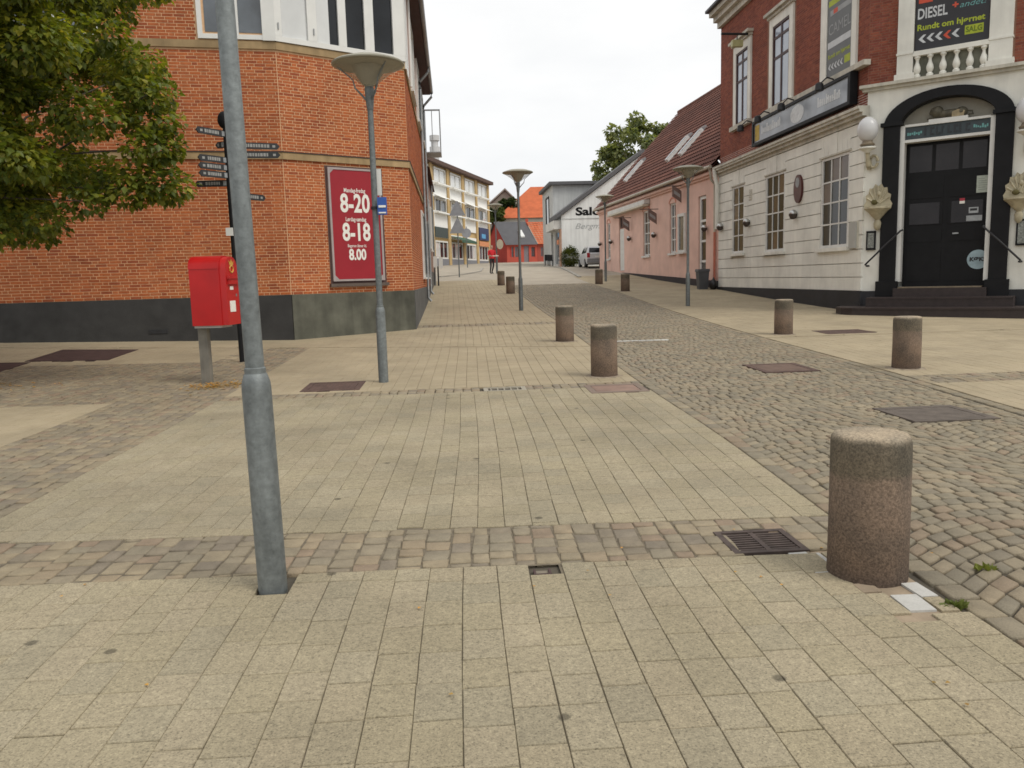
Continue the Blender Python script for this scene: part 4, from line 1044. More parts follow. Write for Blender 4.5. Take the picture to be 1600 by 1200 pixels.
# skylights in the roof plane
m_skyf = M('skylight_frame', (.3, .3, .31), .4); g_roof = GLASS('skylight_glass', (.06, .07, .08), var=.1)
for s, zz in ((10.0, 7.45), (7.9, 7.45), (18.2, 7.35)):
    t0 = (zz-P0.z)/Vv.z; t1 = t0+1.25/Vv.z; u = s/(KLN+.15); du = .2/(KLN+.15)
    Nn = Uv.cross(Vv).normalized(); Nn = Nn if Nn.z > 0 else -Nn
    def rp_(uu, tt, hh): return tuple(P0+Uv*uu+Vv*tt+Nn*hh)
    b = MB(); b.hexa([rp_(u-du, t0, .0), rp_(u+du, t0, .0), rp_(u+du, t1, .0), rp_(u-du, t1, .0), rp_(u-du, t0, .26), rp_(u+du, t0, .26), rp_(u+du, t1, .26), rp_(u-du, t1, .26)])
    sk = b.build('skylight', M('skylight_white', (.68, .69, .68), .4), pk)  # white sides put the bright edge reflection into the colour
    b = MB(); d2 = du*.86; b.hexa([rp_(u-d2, t0+.012, .262), rp_(u+d2, t0+.012, .262), rp_(u+d2, t1-.012, .262), rp_(u-d2, t1-.012, .262), rp_(u-d2, t0+.012, .275), rp_(u+d2, t0+.012, .275), rp_(u+d2, t1-.012, .275), rp_(u-d2, t1-.012, .275)])
    b.build('pane', g_roof, sk)
    b = MB(); t2 = t1+.03; b.hexa([rp_(u-du, t1, .05), rp_(u+du, t1, .05), rp_(u+du, t2, .05), rp_(u-du, t2, .05), rp_(u-du, t1, .28), rp_(u+du, t1, .28), rp_(u+du, t2, .2), rp_(u-du, t2, .2)]); b.build('flashing', m_skyf, sk)
# awning box, hanging boards, menu case, bins
aw = thing('awning_cassette', 'closed cream awning box above the white door of the pink house', 'awning', f_p.pt(13.7, 0, 5.2))
b = MB(); b.fbox(f_p, 9.7, 17.7, .02, .34, 5.28, 5.5); b.build('cassette', m_white, aw); b = MB(); b.fbox(f_p, 9.75, 17.65, .06, .4, 5.17, 5.26); b.build('front_rail', M('awning_cream', (.58, .54, .45), .7), aw)
m_board = M('dark_hanging_board', (.17, .115, .1), .6, .3, 9)
for s, z, lb_ in ((13.45, 4.45, 'dark hanging board beside the white door of the pink house'), (8.25, 4.5, 'dark hanging board right of the middle window of the pink house'), (4.4, 5.25, 'dark hanging board high on the pink wall near the lamp post')):
    t = thing('hanging_board', lb_, 'sign', f_p.pt(s, .0, z), group='hanging boards on the pink house')
    fq = Fr(f_p.pt(s, 0, 0)[:2], f_p.N); b = MB(); b.fprism(fq, [(.55, z+.42), (.1, z+.12), (.1, z-.42), (.55, z-.12)], -.03, .03); b.build('board', m_board, t)
    b = MB(); b.tube([f_p.pt(s, .0, z+.36), f_p.pt(s, 1.0, z+.36)], .02, 6); b.build('bracket', m_iron, t)
    b = MB(); b.fprism(fq, [(.48, z+.17), (.17, z-.04), (.17, z-.2), (.48, z+.01)], -.034, .034); b.build('print', m_gp, t)
mc = thing('menu_case', 'tall white framed menu case on the pink wall behind the lamp post', 'menu board', f_p.pt(4.45, .02, 2.4))
b = MB(); b.fbox(f_p, 3.98, 4.95, .0, .1, 2.5, 2.6).fbox(f_p, 3.98, 4.95, .0, .12, 4.18, 4.32).fbox(f_p, 3.98, 4.1, .0, .1, 2.6, 4.18).fbox(f_p, 4.83, 4.95, .0, .1, 2.6, 4.18).fbox(f_p, 3.9, 5.02, 0, .18, 2.42, 2.5); b.build('case', m_white, mc)
MB().fbox(f_p, 4.1, 4.83, .01, .05, 2.6, 4.18).build('glass', g_mid, mc)
for s, z, lb_ in ((1.23, 3.42, 'wall light between the pink house glazed door and downpipe'), (8.56, 3.54, 'wall light right of the middle pink house window'), (13.34, 3.6, 'wall light under the dark board by the white door'), (17.64, 3.62, 'wall light left of the white door of the pink house'), (20.6, 3.62, 'wall light at the far corner of the pink house')): updown(f_p, s, z, lb_)
bn_ = thing('litter_bin', 'dark grey plastic bin standing by the glazed door of the pink house', 'bin', (10.75, 33.9, gz(10.75, 33.9)))
z = gz(10.75, 33.9); b = MB()
def taper(mb, x, y, z0, z1, w0, w1):
    mb.hexa([(x-w0, y-w0, z0), (x+w0, y-w0, z0), (x+w0, y+w0, z0), (x-w0, y+w0, z0), (x-w1, y-w1, z1), (x+w1, y-w1, z1), (x+w1, y+w1, z1), (x-w1, y+w1, z1)])
m_bin = M('grey_bin_plastic', (.075, .078, .085), .5, .1, 4)
taper(b, 10.75, 33.9, z-.02, z+.75, .18, .23); b.build('body', m_bin, bn_); b = MB(); taper(b, 10.75, 33.9, z+.75, z+.86, .26, .24); b.build('lid', m_bin, bn_)
bg = thing('refuse_sack', 'black plastic sack leaning between the bin and the pub plinth', 'sack', (11.1, 33.5, gz(11, 33.5)))
b = MB(); z = gz(11, 33.5); b.ellip((11.08, 33.45, z+.2), (.18, .2, .24), 12, 8); b.tube([(11.08, 33.45, z+.4), (11.1, 33.47, z+.52)], [.06, .02], 6); b.build('sack', M('black_polythene', (.012, .012, .013), .3), bg, smooth=True)

# ------------------------------------------------------------------ white gabled shop and grey box beyond
m_gable = M('white_gable_render', (.74, .76, .745), .85, .05, 1.5, streak=.1)
m_greyclad = M('grey_cladding', (.52, .535, .53), .7, .06, 1.5, streak=.12); m_rooff = M('grey_roof_felt', (.115, .115, .12), .8, .1)
GY = 61.5
f_g = Fr((8.5, GY), (1, 0)); f_g.N = Vector((0, -1))
sp = thing('salon_building', 'white gabled shop with black Salon lettering on the end wall', 'building', (8.5, GY, gz(8.5, GY)))
b = MB(); b.fprism(f_g, [(0, 1.5), (0, 6.1), (6.3, 10.55), (12.6, 6.1), (12.6, 1.5)], -5, 0); b.build('wall', m_gable, sp)
rb = MB()
for (a, za), (c_, zc) in (((-.35, 5.9), (6.3, 10.62)), ((12.95, 5.9), (6.3, 10.62))):
    rb.hexa([f_g.pt(a, -5.1, za), f_g.pt(c_, -5.1, zc), f_g.pt(c_, .22, zc), f_g.pt(a, .22, za), f_g.pt(a, -5.1, za+.32), f_g.pt(c_, -5.1, zc+.32), f_g.pt(c_, .22, zc+.32), f_g.pt(a, .22, za+.32)])
rb.build('roof', m_rooff, sp)
MB().fbox(f_g, .05, 12.5, 0, .03, 5.82, 5.88).build('string_course', m_greyclad, sp)
ftext(MB(), f_g, 2.35, .01, 6.35, 'Salon', .82, 2.5, offset=.03).build('lettering', m_black, sp, fix=False)
ftext(MB(), f_g, 2.5, .01, 5.25, 'Bergmann', .6, 3.0, shear=.35).build('script_lettering', M('pale_grey_letters', (.38, .4, .4), .7), sp, fix=False)
gb_ = thing('grey_box_building', 'flat-roofed pale grey building with dark roof edge behind the salon', 'building', (8.3, 66.5, gz(8.3, 66.5)))
b = MB(); b.box(8.5, 15, 66.6, 74, 1.5, 9.0); b.build('wall', m_greyclad, gb_)
b = MB(); b.box(8.2, 15.2, 66.2, 74.3, 8.95, 9.2); b.build('roof_edge', m_rooff, gb_)
f_gs = Fr((8.5, 66.6), (0, 1)); f_gs.N = Vector((-1, 0))
window(gb_, f_gs, 2.4, 4.6, 5.8, 8.3, 1, 1, .0, m_black, g_dark, fw=.12, dep=.06)
f_ss = Fr((8.5, GY), (8.46-8.5, 66.6-GY)); f_ss.N = Vector((-1, -.05)).normalized()
fr_ = thing('shop_front', 'white framed shop front with salmon pillar and white fascia at the street bend', 'shop front', f_ss.pt(2.5, 0, 2.3))
LS = math.hypot(.04, 5.1)
MB().fbox(f_ss, 0, LS, -.2, .02, 2.0, 6.2).build('back_wall', m_greyclad, fr_)
MB().fbox(f_ss, .2, LS-.1, .02, .6, 5.1, 5.75).build('fascia', m_white, fr_)
MB().fbox(f_ss, .0, .9, .02, .1, 2.1, 5.1).build('pillar', M('salmon_pillar', (.45, .28, .2), .85), fr_)
MB().fbox(f_ss, .95, 2.9, .02, .06, 2.5, 4.9).build('shop_window', g_mid, fr_)
b = MB()
for s in (2.9, 3.4, 5.0): b.fbox(f_ss, s-.12, s+.08, .02, .2, 2.2, 5.1)
b.fbox(f_ss, .9, LS, .02, .25, 2.15, 2.45); b.build('frame', m_white_w, fr_)
MB().fbox(f_ss, 3.6, 4.85, .02, .07, 2.4, 4.9).build('glass_door', g_dark, fr_)
MB().fbox(f_ss, 1.2, 2.2, .065, .1, 4.0, 4.35).build('neon_sign', M('orange_sign', (.7, .25, .12), .5), fr_)
for k, (s, n) in enumerate(((1.0, .8), (2.0, .9))):
    c_ = thing('pavement_chair', ['dark cafe chair outside the shop front, nearer one', 'dark cafe chair outside the shop front, farther one'][k], 'chair', f_ss.pt(s, n, gz(8, 63)), group='chairs outside the shop front')
    p = f_ss.pt(s, n, 0); z = gz(p[0], p[1])
    MB().box(p[0]-.2, p[0]+.2, p[1]-.2, p[1]+.2, z+.42, z+.47).build('seat', m_iron, c_); MB().box(p[0]-.2, p[0]+.2, p[1]+.18, p[1]+.21, z+.47, z+.9).build('backrest', m_iron, c_)
    for dx in (-.18, .18):
        for dy in (-.18, .18): MB().box(p[0]+dx-.015, p[0]+dx+.015, p[1]+dy-.015, p[1]+dy+.015, z-.01, z+.42).build('leg', m_iron, c_)

# ------------------------------------------------------------------ white and yellow apartment block at the end
f_ap = Fr((-1.54, 78), (4.72+1.54, 19)); f_ap.N = Vector((19, -6.26)).normalized()
ab_ = thing('apartment_block', 'four-storey yellow brick block with white spandrels and ground-floor shops', 'building', (-1.54, 78, 2.8))
m_yb = M('yellow_brick', (.50, .355, .17), .9, .12, 2, streak=.1); m_sp = M('white_spandrel', (.84, .84, .81), .6, .03, 2)
LAp = math.hypot(6.26, 19)
apoly = [f_ap.pt(-8, -.15, 0), f_ap.pt(LAp, -.15, 0), f_ap.pt(LAp, -9, 0), f_ap.pt(-8, -9, 0)]
MB().prism([(p[0], p[1]) for p in apoly], 2, 12.5).build('wall', m_yb, ab_)
MB().prism([(p[0], p[1]) for p in (f_ap.pt(-8.3, .5, 0), f_ap.pt(LAp+.4, .5, 0), f_ap.pt(LAp+.4, -9.3, 0), f_ap.pt(-8.3, -9.3, 0))], 12.5, 12.85).build('roof_edge', M('brown_eaves', (.10, .06, .045), .8), ab_)
m_roofgrey = M('pale_roof', (.5, .48, .45), .9)
nb = 5; bw = LAp/4
for k in range(-1, 4):
    s0 = k*bw+.0
    MB().fbox(f_ap, s0+bw-.75, s0+bw, -.15, .05, 2.2, 12.5).build('brick_pier', m_yb, ab_)
    for z0, z1 in ((9.45, 10.75), (6.6, 8.0), (5.6, 6.0)):
        if z0 < 6 and k == 3: continue
        MB().fbox(f_ap, s0+.05, s0+bw-.8, -.15, -.02, z0, z1).build('spandrel', m_sp, ab_)
    for z0, z1, gl in ((10.78, 12.3, [g_cur]), (8.03, 9.42, [g_mid, g_dark, g_cur])):
        window(ab_, f_ap, s0+.7, s0+bw-.85, z0, z1, 2, 1, -.14, m_white_w, g_mid, fw=.16, mw=.1, dep=.1, glasses=gl)
        MB().fbox(f_ap, s0+.3, s0+bw-.8, -.02, .45, z0-.14, z0-.02).build('balcony_sill', m_sp, ab_)
        if z0 < 9:
            b = MB(); b.add([f_ap.pt(s0+.5, -.05, z1+.25), f_ap.pt(s0+bw-1.2, -.05, z1+.25), f_ap.pt(s0+bw-1.2, .8, z1-.12), f_ap.pt(s0+.5, .8, z1-.12)], [(0, 1, 2, 3)]); b.build('awning', m_sp, ab_, fix=False)
    MB().fbox(f_ap, s0+.05, s0+bw-.8, -.15, .0, 2.3, 3.55).build('shop_base', M('grey_shop_base', (.2, .2, .215), .7, .1), ab_)
    window(ab_, f_ap, s0+.4, s0+bw-.85, 3.55, 5.3, 3, 1, -.14, m_white_w, g_mid, fw=.14, mw=.1, dep=.1, glasses=[g_mid, g_cur, g_dark], name='shop_window')
MB().fbox(f_ap, bw*3+.2, bw*4-.9, -.02, .12, 5.9, 7.3).build('navy_sign', M('navy_sign_board', (.03, .045, .11), .5), ab_)
MB().fbox(f_ap, bw*3+1.0, bw*3+2.6, .12, .14, 6.1, 6.6).build('cyan_print', M('cyan_print', (.1, .35, .6), .5), ab_)
MB().fbox(f_ap, bw*3+.2, bw*4-.9, -.02, .1, 5.2, 5.75).build('orange_strip', M('orange_strip', (.62, .26, .12), .6), ab_)
b = MB(); b.add([f_ap.pt(bw*1+.0, 0, 5.9), f_ap.pt(bw*2+.3, 0, 5.9), f_ap.pt(bw*2+.3, 1.2, 5.45), f_ap.pt(bw*1, 1.2, 5.45), f_ap.pt(bw*1, 1.2, 5.2), f_ap.pt(bw*2+.3, 1.2, 5.2)], [(0, 1, 2, 3), (3, 2, 5, 4)]); b.build('green_awning', M('green_awning_cloth', (.045, .10, .065), .8), ab_, fix=False)
MB().fbox(f_ap, .2, bw-1, -.02, .06, 5.6, 6.6).build('dark_shop_sign', M('dark_green_sign', (.03, .05, .045), .5), ab_)
cs_ = thing('chimney_stack', 'tall pale chimney rising behind the apartment block roof', 'chimney', (-1.7, 112, gz(-1.7, 112)))
MB().lathe([(.62, 3.0), (.55, 18.6)], (-1.7, 112, 0), 16).build('shaft', M('pale_flue', (.52, .52, .52), .6, .06), cs_, smooth=True)
MB().lathe([(.7, 18.6), (.7, 19.4), (.5, 19.4), (.5, 20.2), (.66, 20.2), (.66, 20.9), (.4, 20.9)], (-1.7, 112, 0), 16).build('cowl', MATS['pale_flue'], cs_, smooth=True)

# ------------------------------------------------------------------ red house, orange-roofed house, grey gable
m_redw = M('red_render', (.50, .095, .065), .85, .08, 1.2); m_redd = M('red_gable_render', (.40, .045, .032), .85, .08, 1.2)
m_slr = M('grey_fibre_roof', (.10, .10, .108), .8, .12, 1); m_orr = M('orange_pantile', None, .85, .15, 1.2, pal=[(.46, .115, .045), (.43, .10, .04), (.5, .13, .05)])
rh = thing('red_house', 'low bright red house with grey roof at the end of the street', 'house', (6.8, 99, 3.4))
f_r = Fr((6.85, 99), (1, .18)); f_r.N = Vector((.18, -1)).normalized(); LR = 3.9
zb, ze, zr = 3.0, 5.6, 8.55
hr = [(.35, .85, 4.0, 5.3), (1.0, 1.5, 4.0, 5.3), (2.15, 2.8, 3.3, 5.35), (3.1, 3.6, 4.0, 5.2)]
b = MB(); holes_wall(b, f_r, 0, LR, zb, ze, hr, -.2, 0); b.build('wall', m_redw, rh)
b = MB(); b.fbox(f_r, 0, LR, -7, -.2, zb, ze); b.build('core', m_redd, rh)
f_rg = Fr((6.85, 99), (-2.0, 6)); f_rg.N = Vector((-6, -2.0)).normalized(); GL = 7.0
b = MB(); b.fprism(f_rg, [(0, zb), (0, ze), (3.5, zr-.1), (GL, ze), (GL, zb)], -.6, .02); b.build('gable', m_redd, rh)
rl, rr = Vector(f_rg.pt(3.5, .3, zr)), Vector(f_rg.pt(3.5, 0, zr))+(Vector(f_r.pt(LR, 0, 0))-Vector(f_r.pt(0, 0, 0)))
el, er = Vector(f_r.pt(-.2, .3, ze-.1)), Vector(f_r.pt(LR, .3, ze-.1))
b = MB(); b.add([tuple(el), tuple(er), tuple(rr), tuple(rl)], [(0, 1, 2, 3)]); bl_ = Vector(f_rg.pt(GL+.2, .2, ze-.1)); b.add([tuple(rl), tuple(rr), tuple(Vector(f_rg.pt(GL, 0, ze-.1))+(Vector(f_r.pt(LR, 0, 0))-Vector(f_r.pt(0, 0, 0)))), tuple(bl_)], [(0, 1, 2, 3)]); b.build('roof', m_slr, rh, fix=False)
for h in hr:
    if h[1]-h[0] < .6: window(rh, f_r, h[0], h[1], h[2], h[3], 2, 2, -.18, M('red_window_frame', (.3, .1, .08), .6), g_mid, fw=.06, dep=.08)
MB().fbox(f_r, 2.15, 2.8, -.18, -.1, 3.3, 5.35).build('door', M('grey_door', (.22, .2, .22), .6), rh)
sk = MB(); t = (rr-er); base = el*.42+er*.58
n_ = (er-el).normalized()
sk.hexa([tuple(base+t*.28+Vector((0, 0, .08))), tuple(base+n_*.5+t*.28+Vector((0, 0, .08))), tuple(base+n_*.5+t*.55+Vector((0, 0, .08))), tuple(base+t*.55+Vector((0, 0, .08))),
         tuple(base+t*.28+Vector((0, 0, .25))), tuple(base+n_*.5+t*.28+Vector((0, 0, .25))), tuple(base+n_*.5+t*.55+Vector((0, 0, .25))), tuple(base+t*.55+Vector((0, 0, .25)))])
sk.build('skylight', MATS['skylight_white'], rh)
oh = thing('red_extension_house', 'low red house with orange tiled roof right of the grey roof', 'house', (14, 100.2, 3.5))
f_o = Fr(f_r.pt(LR+.02, 0, 0)[:2], (1, .18)); f_o.N = f_r.N
b = MB(); holes_wall(b, f_o, 0, 9, zb, ze, [(.4, .8, 4, 5.2), (1.1, 1.5, 4, 5.2)], -.2, 0); b.build('wall', M('red_render_dull', (.40, .085, .06), .85, .08, 1.2), oh)
b = MB(); b.fbox(f_o, 0, 9, -7, -.2, zb, ze); b.build('core', m_redd, oh)
for s in (.4, 1.1): window(oh, f_o, s, s+.4, 4, 5.2, 2, 2, -.18, MATS['red_window_frame'], g_mid, fw=.06, dep=.08)
b = MB(); tile_roof(b, f_o.pt(0, .3, ze-.1), Vector(f_o.pt(9, .3, ze))-Vector(f_o.pt(0, .3, ze)), Vector((-1.1, 3.3, zr-ze)), 22, 12, .05, .05, 3); b.build('roof', m_orr, oh, fix=False)
b = MB(); b.box(9.6, 9.95, 103, 103.4, 8.0, 8.9); b.build('chimney', m_redw, oh)
orh = thing('orange_roof_house', 'cream house with steep orange tiled roof rising behind the red house', 'house', (13, 125, 4))
m_crm = M('cream_render', (.55, .52, .44), .85, .06, 1)
MB().box(7.6, 24, 125, 138, 3, 10.8).build('wall', m_crm, orh)
b = MB(); e = [(7.0, 124.5, 10.6), (24.5, 124.5, 10.6), (24.5, 138.5, 10.6), (7.0, 138.5, 10.6)]; r_ = [(13.2, 131.5, 16.0), (19, 131.5, 16.0)]
tile_roof(b, (7.0, 124.5, 10.6), (17.5, 0, 0), (0, .01, .02), 1, 1, 0, 0, 1)
b = MB(); b.add(e+r_, [(0, 1, 5, 4), (1, 2, 5), (2, 3, 4, 5), (3, 0, 4)]); b.build('roof', m_orr, orh, fix=False)
f_oh = Fr((7.6, 125), (1, 0)); f_oh.N = Vector((0, -1))
for s in (2.5, 5.2, 7.6): window(orh, f_oh, s, s+.9, 8.6, 9.9, 2, 1, .0, m_pub_trim, g_mid, fw=.1, dep=.06)
for x, z in ((10.2, 13.0), (15.8, 13.4), (15.2, 11.9)): b = MB(); b.box(x, x+.35, 127, 128.4, z-.6, z+.5); b.build('roof_vent', m_pub_trim, orh)
gg = thing('grey_gable_house', 'brown-grey gabled house on the rise behind the trees', 'house', (9, 140, 4.2))
m_gg = M('brown_grey_render', (.24, .22, .19), .9, .1, .8); m_ggr = M('grey_brown_roof', (.27, .24, .21), .9, .1, .8)
b = MB(); f_gg = Fr((5.2, 140), (1, 0)); f_gg.N = Vector((0, -1)); b.fprism(f_gg, [(0, 3), (0, 12.6), (4.4, 16.4), (8.8, 12.0), (8.8, 3)], -14, 0); b.build('wall', m_gg, gg)
b = MB()
for (a, za), (c_, zc) in (((-.4, 12.4), (4.4, 16.5)), ((9.6, 11.3), (4.4, 16.5))):
    b.hexa([f_gg.pt(a, -14, za), f_gg.pt(c_, -14, zc), f_gg.pt(c_, .4, zc), f_gg.pt(a, .4, za), f_gg.pt(a, -14, za+.3), f_gg.pt(c_, -14, zc+.3), f_gg.pt(c_, .4, zc+.3), f_gg.pt(a, .4, za+.3)])
b.build('roof', m_ggr, gg)

# ------------------------------------------------------------------ street furniture
m_galv = M('galvanised_steel', (.2, .22, .22), .55, .2, 22, metal=.3, dirt=.25, streak=.3, bump=.2, bscale=60, speck=.14, sscale=45)
m_shade = M('lamp_shade_enamel', (.30, .285, .225), .55, .08, 4, dirt=.1)
def make_lens():
    m = bpy.data.materials.new('lamp_lens'); MATS['lens'] = m; m.use_nodes = True; nt = m.node_tree; n = nt.nodes
    b = n['Principled BSDF']; b.inputs['Base Color'].default_value = (.46, .42, .33, 1); b.inputs['Roughness'].default_value = .3
    t = n.new('ShaderNodeBsdfTransparent'); mx_ = n.new('ShaderNodeMixShader'); mx_.inputs[0].default_value = .4
    nt.links.new(t.outputs[0], mx_.inputs[1]); nt.links.new(b.outputs[0], mx_.inputs[2]); nt.links.new(mx_.outputs[0], n['Material Output'].inputs[0]); return m
m_lens = make_lens()
def make_lamp():
    r = thing('street_lamp', '', 'street lamp', group='street lamps with saucer shades')
    MB().lathe([(.07, -.05), (.07, .3), (.069, 1.0), (.067, 1.03), (.055, 1.07), (.05, 1.075), (.05, 1.1), (.045, 1.105)], seg=20).build('base_sleeve', m_galv, r, smooth=True)
    MB().lathe([(.0445, 1.09), (.0425, 2.4), (.039, 3.800)], seg=20).build('pole', m_galv, r, smooth=True)
    MB().lathe([(.042, 3.780), (.046, 3.790), (.046, 3.820), (.05, 3.840), (.066, 4.060), (.068, 4.070), (.05, 4.100)], seg=20).build('neck', m_galv, r, smooth=True)
    for k in range(3):
        a = 2*PI*k/3+.5; c, s = math.cos(a), math.sin(a)
        MB().tube([(c*.05, s*.05, 3.920), (c*.12, s*.12, 4.000), (c*.19, s*.19, 4.070), (c*.215, s*.215, 4.180), (c*.42, s*.42, 4.350)], [.016, .014, .012, .01, .009], 6).build('bracket_arm', m_galv, r, smooth=True)
    MB().lathe([(.055, 4.090), (.13, 4.180), (.2, 4.300), (.21, 4.360)], seg=24).build('reflector', m_shade, r, smooth=True)
    b = MB(); b.lathe([(.10, 4.110), (.2, 4.200), (.34, 4.300), (.47, 4.365)], seg=28); b.f = b.f[:-2]; b.mi = b.mi[:-2]; b.build('lens_cone', m_lens, r, smooth=True, fix=False)
    MB().lathe([(.0, 4.365), (.47, 4.370), (.492, 4.380), (.495, 4.395), (.47, 4.415), (.3, 4.470), (.0, 4.500)], seg=32).build('shade', m_shade, r, smooth=True)
    return r
LAMPS = [(-.945, 3.87, 'galvanised lamp post in the foreground, its head above the frame'), (-1.04, 11.5, 'street lamp in front of the brick corner, carrying a small blue sign'),
         (2.21, 26.0, 'street lamp standing alone at the left kerb in the middle distance'), (2.95, 52.6, 'farthest street lamp, beside the person in red'),
         (7.68, 25.75, 'street lamp in front of the pink house glazed door'), (8.1, 42.0, 'street lamp at the far end of the pink house')]
lamp0 = make_lamp()
for i, (x, y, l) in enumerate(LAMPS):
    o = lamp0 if i == 0 else copy_tree(lamp0)
    o.location = (x, y, gz(x, y)); o['label'] = l; o.rotation_euler = (0, math.radians(-.65), 0) if i == 0 else (0, 0, i*.7)
ps = thing('parking_sign', 'small blue and white plates clamped to the lamp post before the brick wall', 'sign', (-1.03, 11.4, 2.4))
m_blue = M('sign_blue', (.03, .09, .34), .45)
MB().box(-1.0, -.87, 11.42, 11.435, 2.42, 2.66).build('blue_plate', m_blue, ps); MB().box(-.985, -.885, 11.412, 11.42, 2.52, 2.55).build('white_print', m_print_w, ps)
b = MB(); b.hexa([(-.985, 11.41, 2.44), (-.885, 11.41, 2.44), (-.885, 11.42, 2.44), (-.985, 11.42, 2.44), (-.985, 11.41, 2.458), (-.885, 11.41, 2.458), (-.885, 11.42, 2.458), (-.985, 11.42, 2.458)]); b.build('white_print', m_print_w, ps)
MB().box(-1.04, -.94, 11.55, 11.565, 2.7, 3.06).build('white_plate', m_white_w, ps)
MB().lathe([(.056, 2.5), (.058, 2.5), (.058, 2.54), (.056, 2.54)], (-1.04, 11.5, 0), 14).build('clamp', m_iron, ps)

m_bol = bpy.data.materials.new('bollard_granite'); MATS['bol'] = m_bol; m_bol.use_nodes = True
def bollard_mat(m):
    nt = m.node_tree; n = nt.nodes; L = nt.links; b = n['Principled BSDF']; b.inputs['Roughness'].default_value = .9; b.inputs['Specular IOR Level'].default_value = .2
    tc = n.new('ShaderNodeTexCoord'); geo = n.new('ShaderNodeNewGeometry'); sx = n.new('ShaderNodeSeparateXYZ'); L.new(tc.outputs['Object'], sx.inputs[0])
    nz = n.new('ShaderNodeTexNoise'); nz.inputs['Scale'].default_value = 9; nz.inputs['Detail'].default_value = 5; L.new(geo.outputs['Position'], nz.inputs['Vector'])
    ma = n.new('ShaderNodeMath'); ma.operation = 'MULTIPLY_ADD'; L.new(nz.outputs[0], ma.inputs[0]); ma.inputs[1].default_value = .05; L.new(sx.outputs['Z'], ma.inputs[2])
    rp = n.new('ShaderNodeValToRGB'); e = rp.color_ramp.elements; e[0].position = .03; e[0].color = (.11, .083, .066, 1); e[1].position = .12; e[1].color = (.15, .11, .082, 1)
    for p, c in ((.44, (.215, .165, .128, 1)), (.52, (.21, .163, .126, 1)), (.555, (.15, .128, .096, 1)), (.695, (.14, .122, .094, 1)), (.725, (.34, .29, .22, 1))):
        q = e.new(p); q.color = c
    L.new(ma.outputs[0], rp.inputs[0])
    n2 = n.new('ShaderNodeTexNoise'); n2.inputs['Scale'].default_value = 85; n2.inputs['Detail'].default_value = 3; n2.inputs['Roughness'].default_value = .7; L.new(geo.outputs['Position'], n2.inputs['Vector'])
    r2 = n.new('ShaderNodeValToRGB'); r2.color_ramp.elements[0].position = .35; r2.color_ramp.elements[0].color = (.6, .6, .6, 1); r2.color_ramp.elements[1].position = .65; r2.color_ramp.elements[1].color = (1.3, 1.28, 1.25, 1); L.new(n2.outputs[0], r2.inputs[0])
    n3 = n.new('ShaderNodeTexNoise'); n3.inputs['Scale'].default_value = 4; n3.inputs['Detail'].default_value = 6; L.new(geo.outputs['Position'], n3.inputs['Vector'])
    r3 = n.new('ShaderNodeValToRGB'); r3.color_ramp.elements[0].position = .3; r3.color_ramp.elements[0].color = (.68, .7, .72, 1); r3.color_ramp.elements[1].position = .65; r3.color_ramp.elements[1].color = (1.15, 1.1, 1.05, 1); L.new(n3.outputs[0], r3.inputs[0])
    c = rp.outputs[0]
    for s in (r2, r3):
        mx_ = n.new('ShaderNodeMixRGB'); mx_.blend_type = 'MULTIPLY'; mx_.inputs[0].default_value = 1; L.new(c, mx_.inputs[1]); L.new(s.outputs[0], mx_.inputs[2]); c = mx_.outputs[0]
    L.new(c, b.inputs['Base Color'])
    bp = n.new('ShaderNodeBump'); bp.inputs['Strength'].default_value = .6; bp.inputs['Distance'].default_value = .006; L.new(n2.outputs[0], bp.inputs['Height']); L.new(bp.outputs[0], b.inputs['Normal'])
bollard_mat(m_bol)
BOL = [(2.0, 3.66, 'large granite bollard in the near foreground beside the drain grate'), (2.14, 11.3, 'granite bollard behind the rust-brown plate on the left kerb, nearer of the pair'), (2.32, 16.62, 'granite bollard on the left kerb, second of the pair up the street'),
       (6.47, 10.95, 'granite bollard on the right pavement nearest the pub steps'), (7.02, 16.55, 'granite bollard on the right pavement before the white pub front'), (2.5, 34.57, 'granite bollard left of the lone street lamp, nearer of two'),
       (2.5, 41.15, 'granite bollard left of the lone street lamp, farther of two'), (7.41, 34.04, 'granite bollard before the white door of the pink house'), (7.34, 39.84, 'granite bollard at the lamp by the far end of the pink house')]
m_ring = M('foot_mortar', (.27, .22, .16), .95, .3, 14, bump=.4)
b = MB(); seg = 36
prof = [(.186, -.06), (.187, .0), (.186, .1), (.185, .35), (.184, .6), (.183, .66), (.178, .685), (.168, .698), (.15, .703), (.08, .706), (.0, .707)]
b.lathe(prof, seg=seg)
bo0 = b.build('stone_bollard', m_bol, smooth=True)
for v in bo0.data.vertices:
    a = math.atan2(v.co.y, v.co.x); k = 1+.006*math.sin(3*a+v.co.z*9)+.004*math.sin(7*a-v.co.z*14); v.co.x *= k; v.co.y *= k
